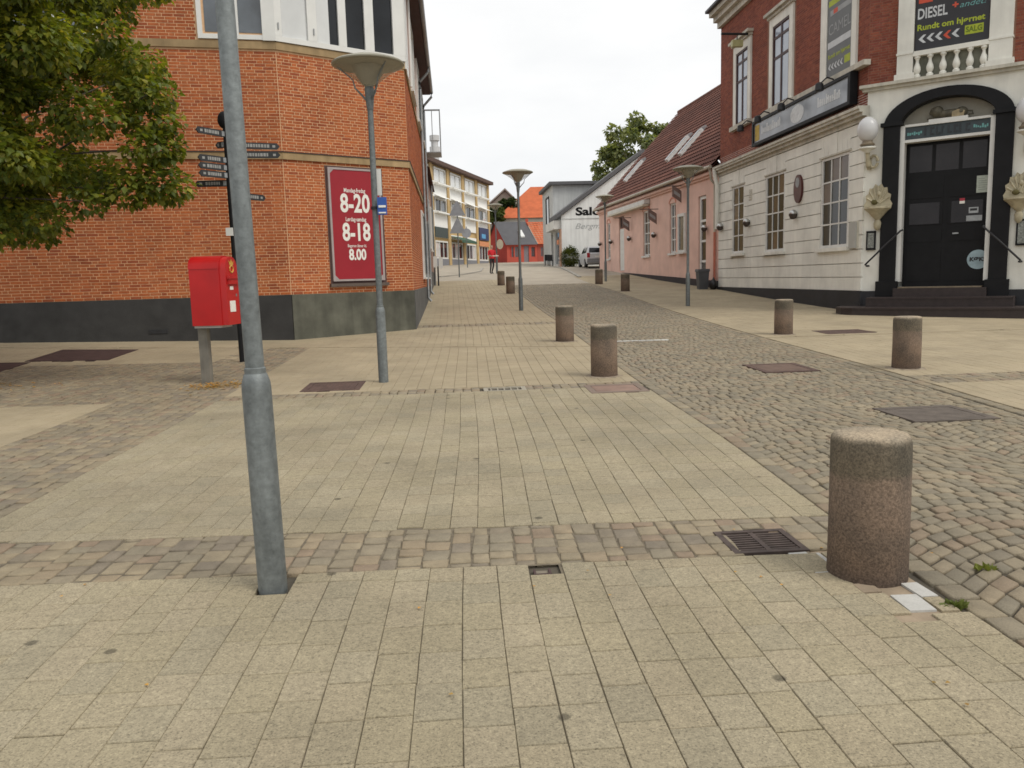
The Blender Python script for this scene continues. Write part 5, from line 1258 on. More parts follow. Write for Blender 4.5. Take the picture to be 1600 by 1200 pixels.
for i, (x, y, l) in enumerate(BOL):
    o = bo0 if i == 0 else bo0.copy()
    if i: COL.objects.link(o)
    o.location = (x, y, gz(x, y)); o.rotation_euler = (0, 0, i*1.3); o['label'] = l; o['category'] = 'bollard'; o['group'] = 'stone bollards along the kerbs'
    rg = MB(); kk = 28; ra = [.262+rnd(-.03, .03) for _ in range(kk)]
    for q_ in range(kk):
        a0, a1 = 2*PI*q_/kk, 2*PI*(q_+1)/kk; r0, r1 = ra[q_], ra[(q_+1) % kk]
        def gp(r, a_, h): return (r*math.cos(a_), r*math.sin(a_), gz(x+r*math.cos(a_), y+r*math.sin(a_))-gz(x, y)+h)
        rg.add([gp(.17, a0, .012), gp(.17, a1, .012), gp(r1*.93, a1, .006), gp(r0*.93, a0, .006), gp(r0, a0, -.004), gp(r1, a1, -.004)], [(0, 3, 2, 1), (3, 4, 5, 2)])
    if i: ro_ = rg.build('mortar_ring', m_ring, None, fix=False); ro_.parent = o; ro_.rotation_euler = (0, 0, -i*1.3)
    s_ = 1 if i == 0 else 1.03; o.scale = (s_, s_, 1.0 if i == 0 else 1.06)

# mailbox
mx0, my0 = -3.53, 12.0; zg = gz(mx0, my0)
mbx = thing('letter_box', 'bright red letter box on a weathered steel post', 'letter box', (-3.73, 12.0, zg))
m_red = M('post_red_paint', (.42, .008, .008), .38, .08, 3, spec=.35, dirt=.08); m_red2 = M('post_red_paint_flap', (.44, .012, .012), .4, .05)
prof = [(11.76, .93), (12.24, .93), (12.24, 1.74), (12.225, 1.81), (12.19, 1.87), (12.13, 1.91), (12.06, 1.93), (11.94, 1.93), (11.87, 1.91), (11.81, 1.87), (11.775, 1.81), (11.76, 1.74)]
def xprism(mb, pr, x0, x1):
    k = len(pr); return mb.add([(x0, y, z) for y, z in pr]+[(x1, y, z) for y, z in pr], [tuple(range(k-1, -1, -1)), tuple(range(k, 2*k))]+[(i, (i+1) % k, k+(i+1) % k, k+i) for i in range(k)])
xprism(MB(), prof, -3.79, -3.30).build('body', m_red, mbx, smooth=True)
lid_pr = [((y-12)*1.025+12, z+.006) for y, z in prof[2:]]
xprism(MB(), lid_pr, -3.797, -3.296).build('lid', m_red, mbx, smooth=True)
MB().box(-3.2, -3.196, 12.1, 12.14, 1.34, 1.38).build('lock', m_zinc, mbx)
sc_pr = [((y-12)*.93+12, (z-1.43)*.985+1.425) for y, z in prof]
xprism(MB(), sc_pr, -3.30, -3.20).build('front_door', m_red2, mbx, smooth=True)
b = MB(); b.box(-3.2, -3.165, 11.82, 12.18, 1.52, 1.6); b.box(-3.2, -3.15, 11.8, 12.2, 1.6, 1.64); b.build('flap', m_red2, mbx)
MB().box(-3.2, -3.196, 11.9, 12.02, 1.44, 1.49).build('collection_plate', m_print_w, mbx)
MB().box(-3.2, -3.194, 11.86, 12.06, 1.12, 1.28).build('white_label', m_print_w, mbx)
b = MB(); gold = M('gold_emblem', (.55, .32, .06), .4, .1)
b.tube([(-3.196, 12+.06*math.cos(t), 1.74+.05*math.sin(t)) for t in [k*.5 for k in range(14)]], .012, 6)
b.add([(-3.195, 11.93, 1.8), (-3.195, 12.07, 1.8), (-3.195, 12.09, 1.87), (-3.195, 12.04, 1.83), (-3.195, 12.0, 1.89), (-3.195, 11.96, 1.83), (-3.195, 11.91, 1.87)], [(0, 1, 2, 3, 4, 5, 6)])
b.build('crown_and_horn_emblem', gold, mbx, fix=False)
MB().box(-3.78, -3.34, 11.8, 12.2, .895, .93).build('base_tray', M('pale_steel', (.42, .42, .4), .5, .1), mbx)
m_post = M('weathered_steel_post', (.23, .215, .18), .7, .2, 4, streak=.5, dirt=.3)
b = MB(); b.box(-3.81, -3.66, 11.95, 12.06, zg-.05, .93); b.build('post', m_post, mbx)
MB().box(-3.815, -3.792, 11.9, 12.1, .9, 1.75).build('back_rail', m_post, mbx)

mbx.location.x += .03; mbx.location.y += .12; mbx.rotation_euler = (0, 0, math.radians(-9)); mbx.scale = (.92, .92, 1)

# finger post
fp = thing('finger_post', 'slim black finger post with direction signs behind the near lamp post', 'signpost', (-3.88, 14.8, gz(-3.88, 14.8)))
zf = gz(-3.88, 14.8)
MB().lathe([(.045, -.05), (.045, 4.2), (.04, 4.3)], (-3.88, 14.8, zf), 14).build('post', m_black, fp, smooth=True)
MB().box(-3.98, -3.86, 14.72, 14.76, 2.38, 2.52).build('white_box', m_white_w, fp)
MB().ellip((-3.89, 14.78, 4.38), (.11, .06, .15), 16, 8).build('finial', m_black, fp, smooth=True)
m_ftxt = M('finger_print', (.3, .3, .29), .6)
m_finger = M('finger_dark', (.028, .03, .032), .5, .1)
for z, ang, ln in ((4.14, 236, .58), (3.97, 150, .2), (3.69, 232, .55), (3.56, 232, .55), (3.43, 232, .55), (3.3, 178, .55), (3.96, 18, .86), (3.79, 8, .86), (3.1, 58, .8)):
    a = math.radians(ang); d = Vector((math.cos(a), math.sin(a))); fr = Fr((-3.88, 14.8), d)
    if fr.N.y > 0: fr.N = -fr.N
    b = MB(); b.fprism(fr, [(.03, z-.055), (ln, z-.055), (ln+.05, z), (ln, z+.055), (.03, z+.055)], -.012, .012); pl_o = b.build('finger', m_finger, fp)
    left = d.x < 0
    tx = MB(); x = ln-.06 if left else .22
    x = .16; xe = ln-.16 if ln > .5 else .2
    while x < xe:
        w = rnd(.02, .045); tx.fbox(fr, x, x+w, .012, .0145, z-.026, z+.03); x += w+.012
    if ln > .5: tx.fbox(fr, ln-.08, ln-.03, .012, .0145, z-.02, z+.02)
    tx.build('white_lettering', m_ftxt, pl_o, kind='stuff')
    MB().fbox(fr, .04, .1, .012, .02, z-.04, z+.04).build('clamp', m_zinc, pl_o)

# covers, drains and gratings
m_rust = M('rust_brown_iron', (.095, .058, .047), .85, .3, 12, bump=.4, bscale=60, dirt=.15); m_asph = M('cover_tarmac', (.11, .09, .074), .9, .25, 8, speck=.2, bump=.3)
m_dkcov = M('dark_iron_cover', (.06, .035, .032), .75, .25, 7)
def cover(key, name, label, mat, cat='manhole cover', ribs=True, frame=None):
    x0, x1, y0, y1 = SKIP[key]; xc, yc = (x0+x1)/2, (y0+y1)/2; z = gz(xc, yc)
    t = thing(name, label, cat, (xc, yc, z-.02))
    f = frame or m_rust; w = .05
    def slab(mb, a, c_, d, e, h):
        mb.hexa([(a, d, gz(a, d)-.05), (c_, d, gz(c_, d)-.05), (c_, e, gz(c_, e)-.05), (a, e, gz(a, e)-.05), (a, d, gz(a, d)+h), (c_, d, gz(c_, d)+h), (c_, e, gz(c_, e)+h), (a, e, gz(a, e)+h)])
    b = MB(); slab(b, x0-.03, x1+.03, y0-.05, y0+w, .006); slab(b, x0-.03, x1+.03, y1-w, y1+.05, .006); slab(b, x0-.03, x0+w, y0+w, y1-w, .006); slab(b, x1-w, x1+.03, y0+w, y1-w, .006); b.build('frame', f, t)
    b = MB(); slab(b, x0+w+.008, x1-w-.008, y0+w+.008, y1-w-.008, .004); pl = b.build('cover', mat, t)
    if ribs:
        b = MB(); k = 0; xx = x0+w+.03
        while xx < x1-w-.03: slab(b, xx, xx+.015, y0+w+.03, y1-w-.03, .007); xx += .05
        b.build('ribs', mat, pl)
    return t
cover('plate_a', 'manhole_cover', 'rust-brown square cover in the pavement beside the second lamp post', m_rust)
cover('plate_b', 'manhole_cover', 'pale reddish cover in the pavement in front of the left kerb bollards', M('reddish_concrete', (.24, .16, .125), .9, .2, 5), ribs=False, frame=M('reddish_frame', (.2, .15, .12), .9))
cover('man_a', 'manhole_cover', 'dark patched cover in the sett road nearest the big bollard', m_asph, ribs=False, frame=m_asph)
cover('man_b', 'manhole_cover', 'reddish-brown cover in the sett road between the bollard rows', M('brown_cover', (.13, .085, .065), .9, .2, 6), ribs=False)
cover('plate_c', 'manhole_cover', 'dark brown plate in the pavement below the brick building plinth', m_dkcov, ribs=False, frame=m_dkcov)
cover('plate_d', 'manhole_cover', 'dark brown plate at the left edge near the tree trunk', m_dkcov, ribs=False, frame=m_dkcov)
cover('hatch', 'manhole_cover', 'small brown hatch on the right pavement by the second bollard', m_rust, ribs=False)
def grate(key, label, mat, matf, nb, name='drain_grate', along='x'):
    x0, x1, y0, y1 = SKIP[key]; xc, yc = (x0+x1)/2, (y0+y1)/2; z = gz(xc, yc); w = .035
    t = thing(name, label, 'drain', (xc, yc, z-.05))
    b = MB()
    for a, c_, d, e in ((x0, x1, y0, y0+w), (x0, x1, y1-w, y1), (x0, x0+w, y0+w, y1-w), (x1-w, x1, y0+w, y1-w)): b.box(a, c_, d, e, z-.05, z+.004)
    b.build('frame', matf, t)
    MB().box(x0+w, x1-w, y0+w, y1-w, z-.021, z-.0185).build('pit', M('drain_pit', (.012, .011, .01), .9), t)
    MB().box(xc-.015, xc+.015, y0+w, y1-w, z-.018, z+.001).build('spine', mat, t)
    n_ = nb
    for sgn in (0, 1):
        a, c_ = (x0+w+.004, xc-.017) if sgn == 0 else (xc+.017, x1-w-.004)
        for k in range(n_):
            yy = y0+w+.01+(y1-y0-2*w-.02)*(k+.25)/n_; MB().box(a, c_, yy, yy+(y1-y0-2*w)/n_*.5, z-.018, z-.001).build('bar', mat, t)
    return t
m_dg = M('grate_iron', (.075, .055, .047), .8, .3, 14)
grate('grate', 'dark iron drain grate in the sett band beside the near bollard', m_dg, m_dg, 8)
x0, x1, y0, y1 = SKIP['gully']; z = gz(x0, y0)
t = thing('drain_grate', 'small pale framed drain with black slots in the second sett band', 'drain', ((x0+x1)/2, (y0+y1)/2, z-.05))
b = MB(); m_pale = M('pale_concrete', (.33, .3, .24), .9, .12, 6)
for a, c_, d, e in ((x0, x1, y0, y0+.05), (x0, x1, y1-.05, y1), (x0, x0+.06, y0+.05, y1-.05), (x1-.06, x1, y0+.05, y1-.05)): b.box(a, c_, d, e, z-.05, z+.004)
b.build('frame', m_pale, t); MB().box(x0+.06, x1-.06, y0+.05, y1-.05, z-.021, z-.0185).build('pit', MATS['drain_pit'], t)
for k in range(5):
    xx = x0+.09+k*(x1-x0-.12)/5; MB().box(xx, xx+.018, y0+.05, y1-.05, z-.018, z-.002).build('bar', m_pale, t)
x0, x1, y0, y1 = SKIP['valve']; z = gz(x0, y0)
t = thing('valve_box', 'tiny dark valve lid at the edge of the near sett band', 'valve cover', ((x0+x1)/2, (y0+y1)/2, z-.03))
b = MB(); b.box(x0, x1, y0, y0+.012, z-.04, z-.001).box(x0, x0+.012, y0+.012, y1, z-.04, z-.001).box(x1-.012, x1, y0+.012, y1, z-.04, z-.001); b.build('rim', m_dkcov, t)
MB().box(x0+.012, x1-.012, y0+.012, y1, z-.04, z-.012).build('lid', M('valve_lid', (.2, .17, .13), .9), t)
# repaired patch of loose slabs round the foot of the near bollard
x0, x1, y0, y1 = SKIP['patch']
pt_ = thing('repair_slabs', 'pale replacement slabs around the foot of the near bollard', 'paving repair', (2.0, 3.5, 0))
m_ps = M('pale_repair_slab', (.46, .45, .42), .9, .1, 5, speck=.12); m_pt = M('tan_mortar', (.30, .235, .165), .95, .2, 6, bump=.4)
b = MB(); b.box(1.74, 2.172, 2.98, 4.0, -.03, -.006); b.build('mortar_bed', m_pt, pt_)
for (a, c_, d, e, ang, mt) in ((1.95, 2.075, 3.19, 3.37, -.05, m_ps), (2.08, 2.165, 3.33, 3.5, .04, m_ps), (1.74, 1.845, 3.6, 3.98, .06, m_ps), (1.85, 1.9, 3.66, 3.96, .02, m_ps), (2.08, 2.165, 3.17, 3.325, 0, MATS['paver_concrete']),
                               (1.85, 1.945, 3.17, 3.4, .0, MATS['paver_concrete']), (1.85, 1.945, 3.41, 3.52, .0, m_pt), (1.905, 2.16, 3.86, 3.965, 0, MATS['paver_concrete'])):
    xc, yc = (a+c_)/2, (d+e)/2; hx, hy = (c_-a)/2-.003, (e-d)/2-.003; ca, sa = math.cos(ang), math.sin(ang)
    P = [(xc+u*hx*ca-v*hy*sa, yc+u*hx*sa+v*hy*ca) for u, v in ((-1, -1), (1, -1), (1, 1), (-1, 1))]
    MB().prism(P, -.03, .003+rnd(0, .003)).build('slab', mt, pt_)

# ------------------------------------------------------------------ far street signs
m_back = M('sign_back_grey', (.27, .28, .3), .5, .1)
def pole_sign(x, y, h, label, plates):
    z = gz(x, y); t = thing('road_sign', label, 'road sign', (x, y, z))
    MB().lathe([(.04, -.05), (.035, h)], (x, y, z), 10).build('pole', m_galv, t, smooth=True)
    for kind, zz, w in plates:
        if kind == 'tri': pr = [(x-w, zz-w*.85), (x+w, zz-w*.85), (x+.06, zz+w*.9), (x-.06, zz+w*.9)]
        else: pr = [(x+w*math.cos(2*PI*k/20), zz+w*math.sin(2*PI*k/20)) for k in range(20)]
        f = Fr((0, y), (1, 0)); f.N = Vector((0, -1)); b = MB(); b.fprism(f, pr, .045, .06); b.build('plate', m_back, t)
        b = MB(); b.fbox(f, x-w*.5, x+w*.5, .03, .05, zz-w*.55, zz-w*.45); b.build('rail', m_galv, t)
pole_sign(.45, 49.5, 4.45, 'sign post with two grey-backed triangular plates on the left pavement', [('tri', 5.75, .5), ('tri', 4.7, .5)])
pole_sign(1.3, 66, 3.3, 'sign post with a round grey-backed plate before the shops', [('disc', 5.2, .38)])
rs = thing('road_sign', 'round pale yellow sign on the farthest lamp post beside the person', 'road sign', (3.1, 52.4, 3.4))
f = Fr((0, 52.45), (1, 0)); f.N = Vector((0, -1)); b = MB(); b.fprism(f, [(3.18+.22*math.cos(2*PI*k/20), 3.68+.32*math.sin(2*PI*k/20)) for k in range(20)], 0, .03); b.build('plate', M('pale_yellow_plate', (.45, .40, .30), .6), rs)

# ------------------------------------------------------------------ silver car
def make_car(x, y):
    z = gz(x, y+2); t = thing('parked_car', 'silver estate car parked beside the far corner of the pink house', 'car', (x, y, z))
    m_car = M('silver_car_paint', (.60, .61, .62), .35, .03, metal=.15); m_tyre = M('tyre_rubber', (.02, .02, .02), .8); m_trim = M('grey_bumper', (.23, .235, .24), .5)
    st = [(0, .32, .62, .95, .80), (.12, .26, .72, 1.0, .84), (.6, .22, .86, 1.02, .86), (2.0, .2, .86, .98, .86), (3.1, .22, .84, .92, .85), (3.9, .26, .78, .8, .80), (4.15, .34, .6, .68, .72)]
    b = MB(); rows = []
    for yy, zl, wl_, zb_, wb_ in [(s[0], s[1], s[2], s[3], s[4]) for s in st]:
        rows.append([(-wb_*.92, zl), (-wb_, zl+.18), (-wb_, zb_-.1), (-wb_*.96, zb_), (wb_*.96, zb_), (wb_, zb_-.1), (wb_, zl+.18), (wb_*.92, zl)])
    vs = [(x+p[0], y+s[0], z+p[1]) for s, r in zip(st, rows) for p in r]; k = 8
    fs = [(j*k+i, j*k+(i+1) % k, (j+1)*k+(i+1) % k, (j+1)*k+i) for j in range(len(st)-1) for i in range(k)]+[tuple(range(k)), tuple(range((len(st)-1)*k, len(st)*k))]
    b.add(vs, fs); b.build('body', m_car, t, smooth=True)
    ro = [(.12, 1.0, .8, 1.0), (.38, 1.38, .68, 1.0), (.6, 1.46, .66, 1.02), (1.8, 1.5, .66, 1.0), (2.3, 1.42, .66, .98), (3.05, .94, .76, .93)]
    b = MB(); vs = []
    for yy, zt, wt, zb_ in ro: vs += [(x-.8, y+yy, z+zb_-.03), (x-wt, y+yy, z+zt), (x+wt, y+yy, z+zt), (x+.8, y+yy, z+zb_-.03)]
    fs = [(j*4+i, j*4+i+1, j*4+5+i, j*4+4+i) for j in range(len(ro)-1) for i in range(3)]; b.add(vs, fs); b.build('roof', m_car, t, smooth=True)
    b = MB(); b.add([(x-.66, y+.12, z+1.04), (x+.66, y+.12, z+1.04), (x+.6, y+.345, z+1.36), (x-.6, y+.345, z+1.36)], [(0, 1, 2, 3)]); b.build('rear_window', g_dark, t, fix=False)
    for a, c_ in ((.62, 1.5), (1.56, 2.5)):
        b = MB(); b.add([(x-.805, y+a, z+1.02), (x-.805, y+c_, z+1.0), (x-.70, y+c_-.15, z+1.36), (x-.70, y+a, z+1.4)], [(0, 1, 2, 3)]); b.build('side_window', g_dark, t, fix=False)
    for sx in (-1, 1):
        b = MB(); b.box(x+sx*.72-.1, x+sx*.72+.1, y-.015, y+.1, z+.68, z+1.0); b.build('tail_light', M('tail_light_red', (.35, .02, .03), .25), t)
        for yy in (.75, 3.3):
            b = MB(); b.lathe([(.2, -.1), (.31, -.1), (.31, .1), (.2, .1)], (x+sx*.78, y+yy, z+.31), 18, 'x'); w = b.build('wheel', m_tyre, t, smooth=True)
            b = MB(); b.lathe([(.02, -.105), (.2, -.105), (.2, .105), (.02, .105)], (x+sx*.78, y+yy, z+.31), 14, 'x'); b.build('rim', m_trim, w, smooth=True)
    MB().box(x-.82, x+.82, y-.07, y+.12, z+.3, z+.6).build('bumper', m_trim, t); MB().box(x-.26, x+.26, y-.03, y+.02, z+.68, z+.8).build('number_plate', m_print_w, t)
make_car(10.35, 56.2)

# ------------------------------------------------------------------ person in red
def make_person(x, y, label):
    z = gz(x, y)
    P = dict(pel=(0, 0, .95), ch=(0, .02, 1.28), nk=(0, .02, 1.5), hd=(0, -.01, 1.62), ht=(0, 0, 1.76),
             ls=(-.19, .02, 1.42), le=(-.25, -.02, 1.15), lh=(-.12, -.22, 1.05), rs_=(.19, .02, 1.42), re=(.26, -.04, 1.16), rh=(.2, -.28, 1.1),
             lh_=(-.1, 0, .92), lk=(-.11, -.06, .5), la=(-.11, .05, .08), lt=(-.11, -.12, .03), rh_=(.1, 0, .92), rk=(.1, -.02, .5), ra=(.08, .16, .1), rt=(.08, .0, .03))
    rad = dict(pel=.15, ch=.155, nk=.06, hd=.1, ht=.08, ls=.075, le=.05, lh=.035, rs_=.075, re=.05, rh=.035, lh_=.1, lk=.065, la=.045, lt=.035, rh_=.1, rk=.065, ra=.045, rt=.035)
    E = [('pel', 'ch'), ('ch', 'nk'), ('nk', 'hd'), ('hd', 'ht'), ('ch', 'ls'), ('ls', 'le'), ('le', 'lh'), ('ch', 'rs_'), ('rs_', 're'), ('re', 'rh'), ('pel', 'lh_'), ('lh_', 'lk'), ('lk', 'la'), ('la', 'lt'), ('pel', 'rh_'), ('rh_', 'rk'), ('rk', 'ra'), ('ra', 'rt')]
    ks = list(P); me = bpy.data.meshes.new('body'); me.from_pydata([P[k] for k in ks], [(ks.index(a), ks.index(c)) for a, c in E], [])
    o = bpy.data.objects.new('tmp', me); COL.objects.link(o); md = o.modifiers.new('skin', 'SKIN'); o.modifiers.new('sub', 'SUBSURF').levels = 2
    for k, sv in zip(ks, me.skin_vertices[0].data): sv.radius = (rad[k], rad[k]*.85); sv.use_root = (k == 'pel')
    dg = bpy.context.evaluated_depsgraph_get(); m2 = bpy.data.meshes.new_from_object(o.evaluated_get(dg)); bpy.data.objects.remove(o)
    for mm in (M('person_skin', (.45, .27, .2), .6), M('red_shirt', (.55, .02, .03), .8), M('dark_trousers', (.035, .035, .04), .8), M('brown_hair', (.09, .055, .035), .8)): m2.materials.append(mm)
    for p in m2.polygons:
        c = p.center; p.use_smooth = True
        if c.z > 1.7 or (c.z > 1.58 and c.y > .01): k = 3
        elif c.z > 1.49: k = 0
        elif abs(c.x) > .1 and c.y < -.1 and c.z > 1.0: k = 0
        elif c.z > .93: k = 1
        else: k = 2
        p.material_index = k
    t = thing('person', label, 'person', (x, y, z))
    m2.name = 'body'; link('body', m2, t)
    b = MB(); b.box(x-.12, x+.28, y-.36, y-.26, z+1.06, z+1.1); b.build('white_parcel', m_print_w, t)
    t.scale = (1.06, 1.06, 1.06); t.rotation_euler = (0, 0, .5)
make_person(2.62, 52.4, 'person in red shirt and dark trousers walking with a white sheet')
# ================================================================== PLANTS
def leaf_mat(name, pal, tr=.35):
    m = bpy.data.materials.new(name); m.use_nodes = True; nt = m.node_tree; n = nt.nodes; L = nt.links
    b = n['Principled BSDF']; b.inputs['Roughness'].default_value = .45; b.inputs['Specular IOR Level'].default_value = .35
    g = n.new('ShaderNodeNewGeometry'); r = n.new('ShaderNodeValToRGB'); e = r.color_ramp.elements
    while len(e) < len(pal): e.new(.5)
    for k, c in enumerate(pal): e[k].position = k/(len(pal)-1); e[k].color = (*c, 1)
    nzz = n.new('ShaderNodeTexNoise'); nzz.inputs['Scale'].default_value = 1.3; nzz.inputs['Detail'].default_value = 3; L.new(g.outputs['Position'], nzz.inputs['Vector'])
    rz = n.new('ShaderNodeValToRGB'); rz.color_ramp.elements[0].position = .38; rz.color_ramp.elements[0].color = (.75, .78, .8, 1); rz.color_ramp.elements[1].position = .66; rz.color_ramp.elements[1].color = (1.7, 1.5, 1.2, 1); L.new(nzz.outputs[0], rz.inputs[0])
    cm = n.new('ShaderNodeMixRGB'); cm.blend_type = 'MULTIPLY'; cm.inputs[0].default_value = 1; L.new(r.outputs[0], cm.inputs[1]); L.new(rz.outputs[0], cm.inputs[2])
    L.new(g.outputs['Random Per Island'], r.inputs[0]); L.new(cm.outputs[0], b.inputs['Base Color'])
    t = n.new('ShaderNodeBsdfTranslucent'); mlt = n.new('ShaderNodeMixRGB'); mlt.blend_type = 'MULTIPLY'; mlt.inputs[0].default_value = 1; mlt.inputs[2].default_value = (1.5, 1.5, .6, 1)
    L.new(cm.outputs[0], mlt.inputs[1]); L.new(mlt.outputs[0], t.inputs[0])
    mx_ = n.new('ShaderNodeMixShader'); mx_.inputs[0].default_value = tr; L.new(b.outputs[0], mx_.inputs[1]); L.new(t.outputs[0], mx_.inputs[2]); L.new(mx_.outputs[0], n['Material Output'].inputs[0])
    return m
def add_leaf(V, Fc, c, size, d, up):
    """a folded five-sided leaf"""
    d = d.normalized(); s = d.cross(up)
    if s.length < 1e-3: s = Vector((1, 0, 0))
    s.normalize(); nrm = s.cross(d)
    o = len(V); w = size*.42
    V.extend([tuple(c), tuple(c+d*size*.4+s*w+nrm*size*.1), tuple(c+d*size+nrm*-size*.06), tuple(c+d*size*.4-s*w+nrm*size*.1), tuple(c+d*size*.45)])
    Fc.extend([(o, o+1, o+4), (o+1, o+2, o+4), (o+2, o+3, o+4), (o+3, o, o+4)])
def rvec():
    while True:
        v = Vector((rnd(-1, 1), rnd(-1, 1), rnd(-1, 1)))
        if .05 < v.length < 1: return v.normalized()
m_bark = M('tree_bark', (.11, .095, .075), .95, .3, 12, bump=.8, bscale=30)
def make_tree(name, label, base, h_trunk, r_trunk, blobs, nleaf, lsize, pal, tr=.35):
    """blobs: (centre, radius) leaf clumps; limbs run from the trunk top to each of them"""
    t = thing(name, label, 'tree', base); top = Vector(base)+Vector((.05, 0, h_trunk))
    b = MB(); b.tube([Vector(base)-Vector((0, 0, .1)), Vector(base)+Vector((.02, .01, h_trunk*.5)), top], [r_trunk*1.25, r_trunk, r_trunk*.8], 12)
    b.build('trunk', m_bark, t, smooth=True)
    lb = MB()
    for c, r in blobs[::4]:
        c = Vector(c); mid = top.lerp(c, .5)+rvec()*.25+Vector((0, 0, .15)); lb.tube([top-Vector((0, 0, .2)), mid, c], [r_trunk*.3, r_trunk*.12, .008], 6)
    lb.build('limbs', m_bark, t)
    V, Fc = [], []
    tot = sum(r**2 for _, r in blobs)
    for c, r in blobs:
        c = Vector(c); n = int(nleaf*r*r/tot)
        for _ in range(n):
            d = rvec(); rr = r*rnd(.35, 1)**.6
            p = c+Vector((d.x*rr, d.y*rr, d.z*rr*.62))
            add_leaf(V, Fc, p, lsize*rnd(.7, 1.25), (d*.8+rvec()*.7+Vector((0, 0, -.55))), Vector((0, 0, 1))+rvec()*.45)
    o = Vector(base); me = bpy.data.meshes.new('crown'); me.from_pydata([(x-o.x, y-o.y, z-o.z) for x, y, z in V], [], Fc)
    me.materials.append(leaf_mat(name+'_leaf', pal, tr)); link('crown', me, t)
    return t
random.seed(21)
# the street tree at the left edge: clumps fill an irregular crown
bx, by = -7.9, 13.0; bz = gz(bx, by)
blobs = []
for k in range(400):
    if len(blobs) > 135: break
    d = rvec(); q = rnd(.45, 1)**.5
    c = Vector((-7.75+d.x*3.35*q, 12.9+d.y*3.0*q, 5.3+d.z*3.0*q))
    if c.z < 2.35: continue
    blobs.append((tuple(c), rnd(.34, .62)))
for k in range(16): blobs.append(((rnd(-6.4, -5.0), rnd(10.3, 11.3), rnd(4.2, 6.2)), rnd(.35, .6)))
for k in range(14): blobs.append(((rnd(-7.6, -5.6), rnd(11, 12), rnd(2.6, 4.2)), rnd(.35, .6)))
for c in ((-4.2, 12.4, 3.0), (-4.22, 12.4, 3.55), (-4.3, 12.4, 4.3), (-4.45, 12.5, 4.8), (-4.25, 12.4, 3.9), (-4.35, 12.4, 3.05), (-4.3, 12.2, 3.5), (-4.55, 12.5, 4.4), (-4.85, 12.2, 5.1), (-4.5, 12.6, 3.9), (-5.2, 12, 2.75), (-5.7, 11.8, 2.5), (-6.3, 11.6, 2.35), (-5.0, 12.6, 5.7), (-4.7, 12.3, 2.95), (-6.6, 11.4, 2.6), (-7.0, 11.5, 2.4), (-5.6, 11.9, 3.2), (-6.1, 11.5, 3.6), (-5.3, 12.2, 4.0)):
    blobs.append((c, rnd(.3, .5)))
make_tree('street_tree', 'leafy green street tree at the left edge in front of the brick wall', (bx, by, bz), 2.6, .15, blobs, 70000, .1,
          [(.05, .07, .014), (.09, .125, .022), (.13, .17, .028), (.07, .1, .018), (.2, .22, .035), (.11, .145, .022), (.28, .27, .05)], .45)
# tree behind the salon gable
bl = []
for k in range(46):
    d = rvec(); q = rnd(.3, 1)**.5; bl.append(((19.9+d.x*4.0*q, 82+d.y*3.5*q, 13.6+d.z*3.7*q), rnd(.55, 1.0)))
for c in ((15.4, 81, 11.5), (15.8, 81, 10.6), (15.2, 81, 12.4), (23.2, 81, 14.3), (16.4, 81, 13.8)): bl.append((c, .9))
make_tree('background_tree', 'tall dark green tree showing above the white salon gable', (19, 82, gz(19, 82)), 9, .3, bl, 6500, .42, [(.12, .15, .075), (.16, .195, .09), (.19, .22, .11), (.13, .165, .08)], .4)
bl = []
for k in range(16): d = rvec(); bl.append(((9.3+d.x*1.1, 128+d.y*1.0, 12.8+d.z*1.0), rnd(.45, .7)))
make_tree('background_tree', 'dark round tree in front of the grey gabled house', (9.3, 128, gz(9, 128)), 8, .2, bl, 2500, .4, [(.025, .045, .015), (.04, .065, .02)], .2)
bl = []
for k in range(12): d = rvec(); bl.append(((6.8+d.x*1.4, 124+d.y*1, 11.0+d.z*.9), rnd(.5, .9)))
make_tree('background_tree', 'lighter green shrubby tree beside the yellow apartment block end', (6.8, 124, gz(7, 124)), 6, .15, bl, 1800, .4, [(.06, .09, .02), (.09, .12, .03)], .2)
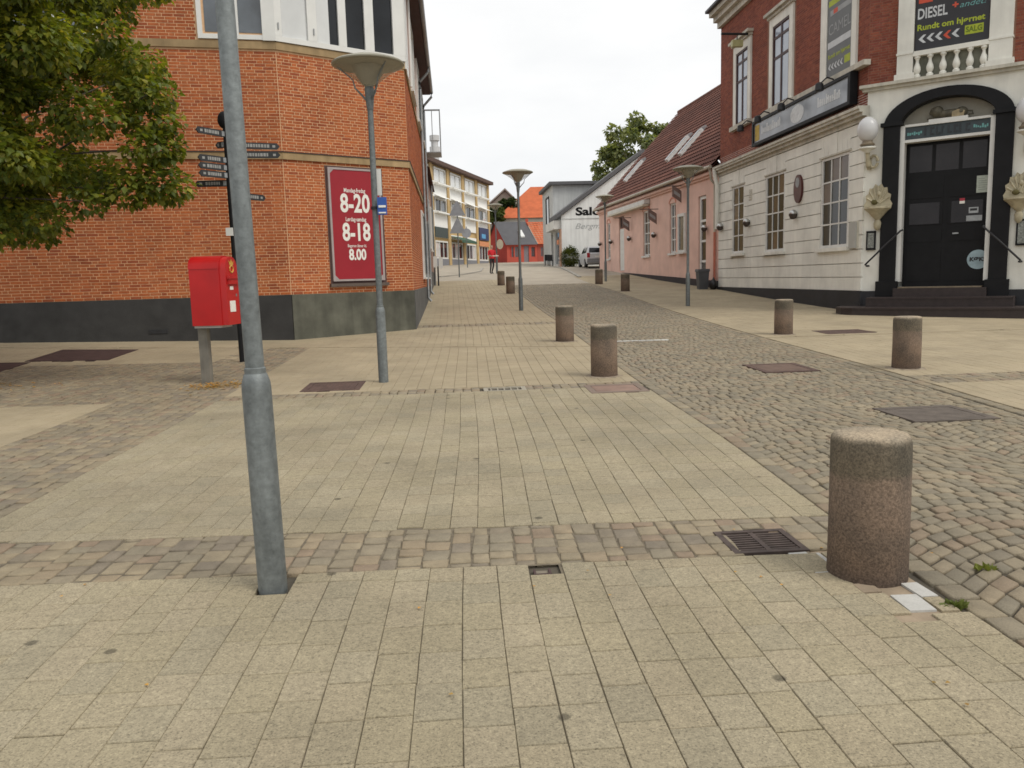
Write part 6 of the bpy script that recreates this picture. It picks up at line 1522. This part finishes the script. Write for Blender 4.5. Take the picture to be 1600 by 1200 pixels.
# bush by the car
t = thing('bush', 'green bush against the white salon gable beside the silver car', 'bush', (9.0, 60.8, gz(9, 60.8)))
V, Fc = [], []; o = Vector(t.location)
for k in range(2600):
    d = rvec(); q = rnd(.3, 1)**.5; p = Vector((d.x*.75*q, d.y*.5*q, .72+d.z*.72*q*(1+.2*math.sin(k))))
    add_leaf(V, Fc, p, .12, d+rvec()*.6, Vector((0, 0, 1)))
me = bpy.data.meshes.new('foliage'); me.from_pydata(V, [], Fc); me.materials.append(leaf_mat('bush_leaf', [(.05, .075, .02), (.08, .10, .025), (.1, .12, .04)], .25)); link('foliage', me, t)
b = MB(); b.tube([o+Vector((0, 0, -.05)), o+Vector((0, 0, .7))], [.06, .02], 6); b.build('stem', m_bark, t)
# fallen leaves around the letter box and the tree foot
V, Fc = [], []
for k in range(420):
    if k < 240: x, y = -3.45+random.gauss(0, .22), 11.75+random.gauss(0, .22)
    else: x, y = -7.2+random.gauss(0, .5), 12.4+random.gauss(0, .35)
    if k > 400: x, y = rnd(-2.2, 2.6), rnd(2.3, 4.6)
    a = rnd(0, 6.28); p = Vector((x, y, gz(x, y)+.006+rnd(0, .008)))
    add_leaf(V, Fc, p, rnd(.03, .06) if k <= 400 else .02, Vector((math.cos(a), math.sin(a), 0)), Vector((0, 0, 1)))
me = bpy.data.meshes.new('fallen_leaves'); me.from_pydata(V, [], Fc); me.materials.append(leaf_mat('dry_leaf', [(.45, .26, .05), (.38, .2, .04), (.3, .2, .06)], .1))
link('fallen_leaves', me, None, kind='stuff', label='yellow-brown fallen leaves around the letter box foot', category='leaves')
# grass tufts in the joints beside the near bollard
for k, (x, y, n, l) in enumerate(((2.175, 3.22, 34, 'grass tuft in the joint right of the near bollard'), (2.6, 3.62, 22, 'small grass tuft between the road setts near the bollard'), (2.5, 4.35, 14, 'tiny grass tuft in the setts behind the near bollard'))):
    V, Fc = [], []
    for _ in range(n):
        a = rnd(0, 6.28); r = rnd(0, .035); d = Vector((math.cos(a)*rnd(.3, 1), math.sin(a)*rnd(.2, .6), rnd(.5, 1.1))); add_leaf(V, Fc, Vector((math.cos(a)*r*1.4, math.sin(a)*r*.5, -.012)), rnd(.02, .045), d, Vector((rnd(-1, 1), rnd(-1, 1), .2)))
    me = bpy.data.meshes.new('grass_tuft'); me.from_pydata(V, [], Fc)
    if k == 0: gm = leaf_mat('grass_blade', [(.09, .12, .03), (.12, .15, .04)], .2)
    me.materials.append(gm); o = link('grass_tuft', me, None, label=l, category='grass', group='grass tufts in the joints'); o.location = (x, y, gz(x, y))
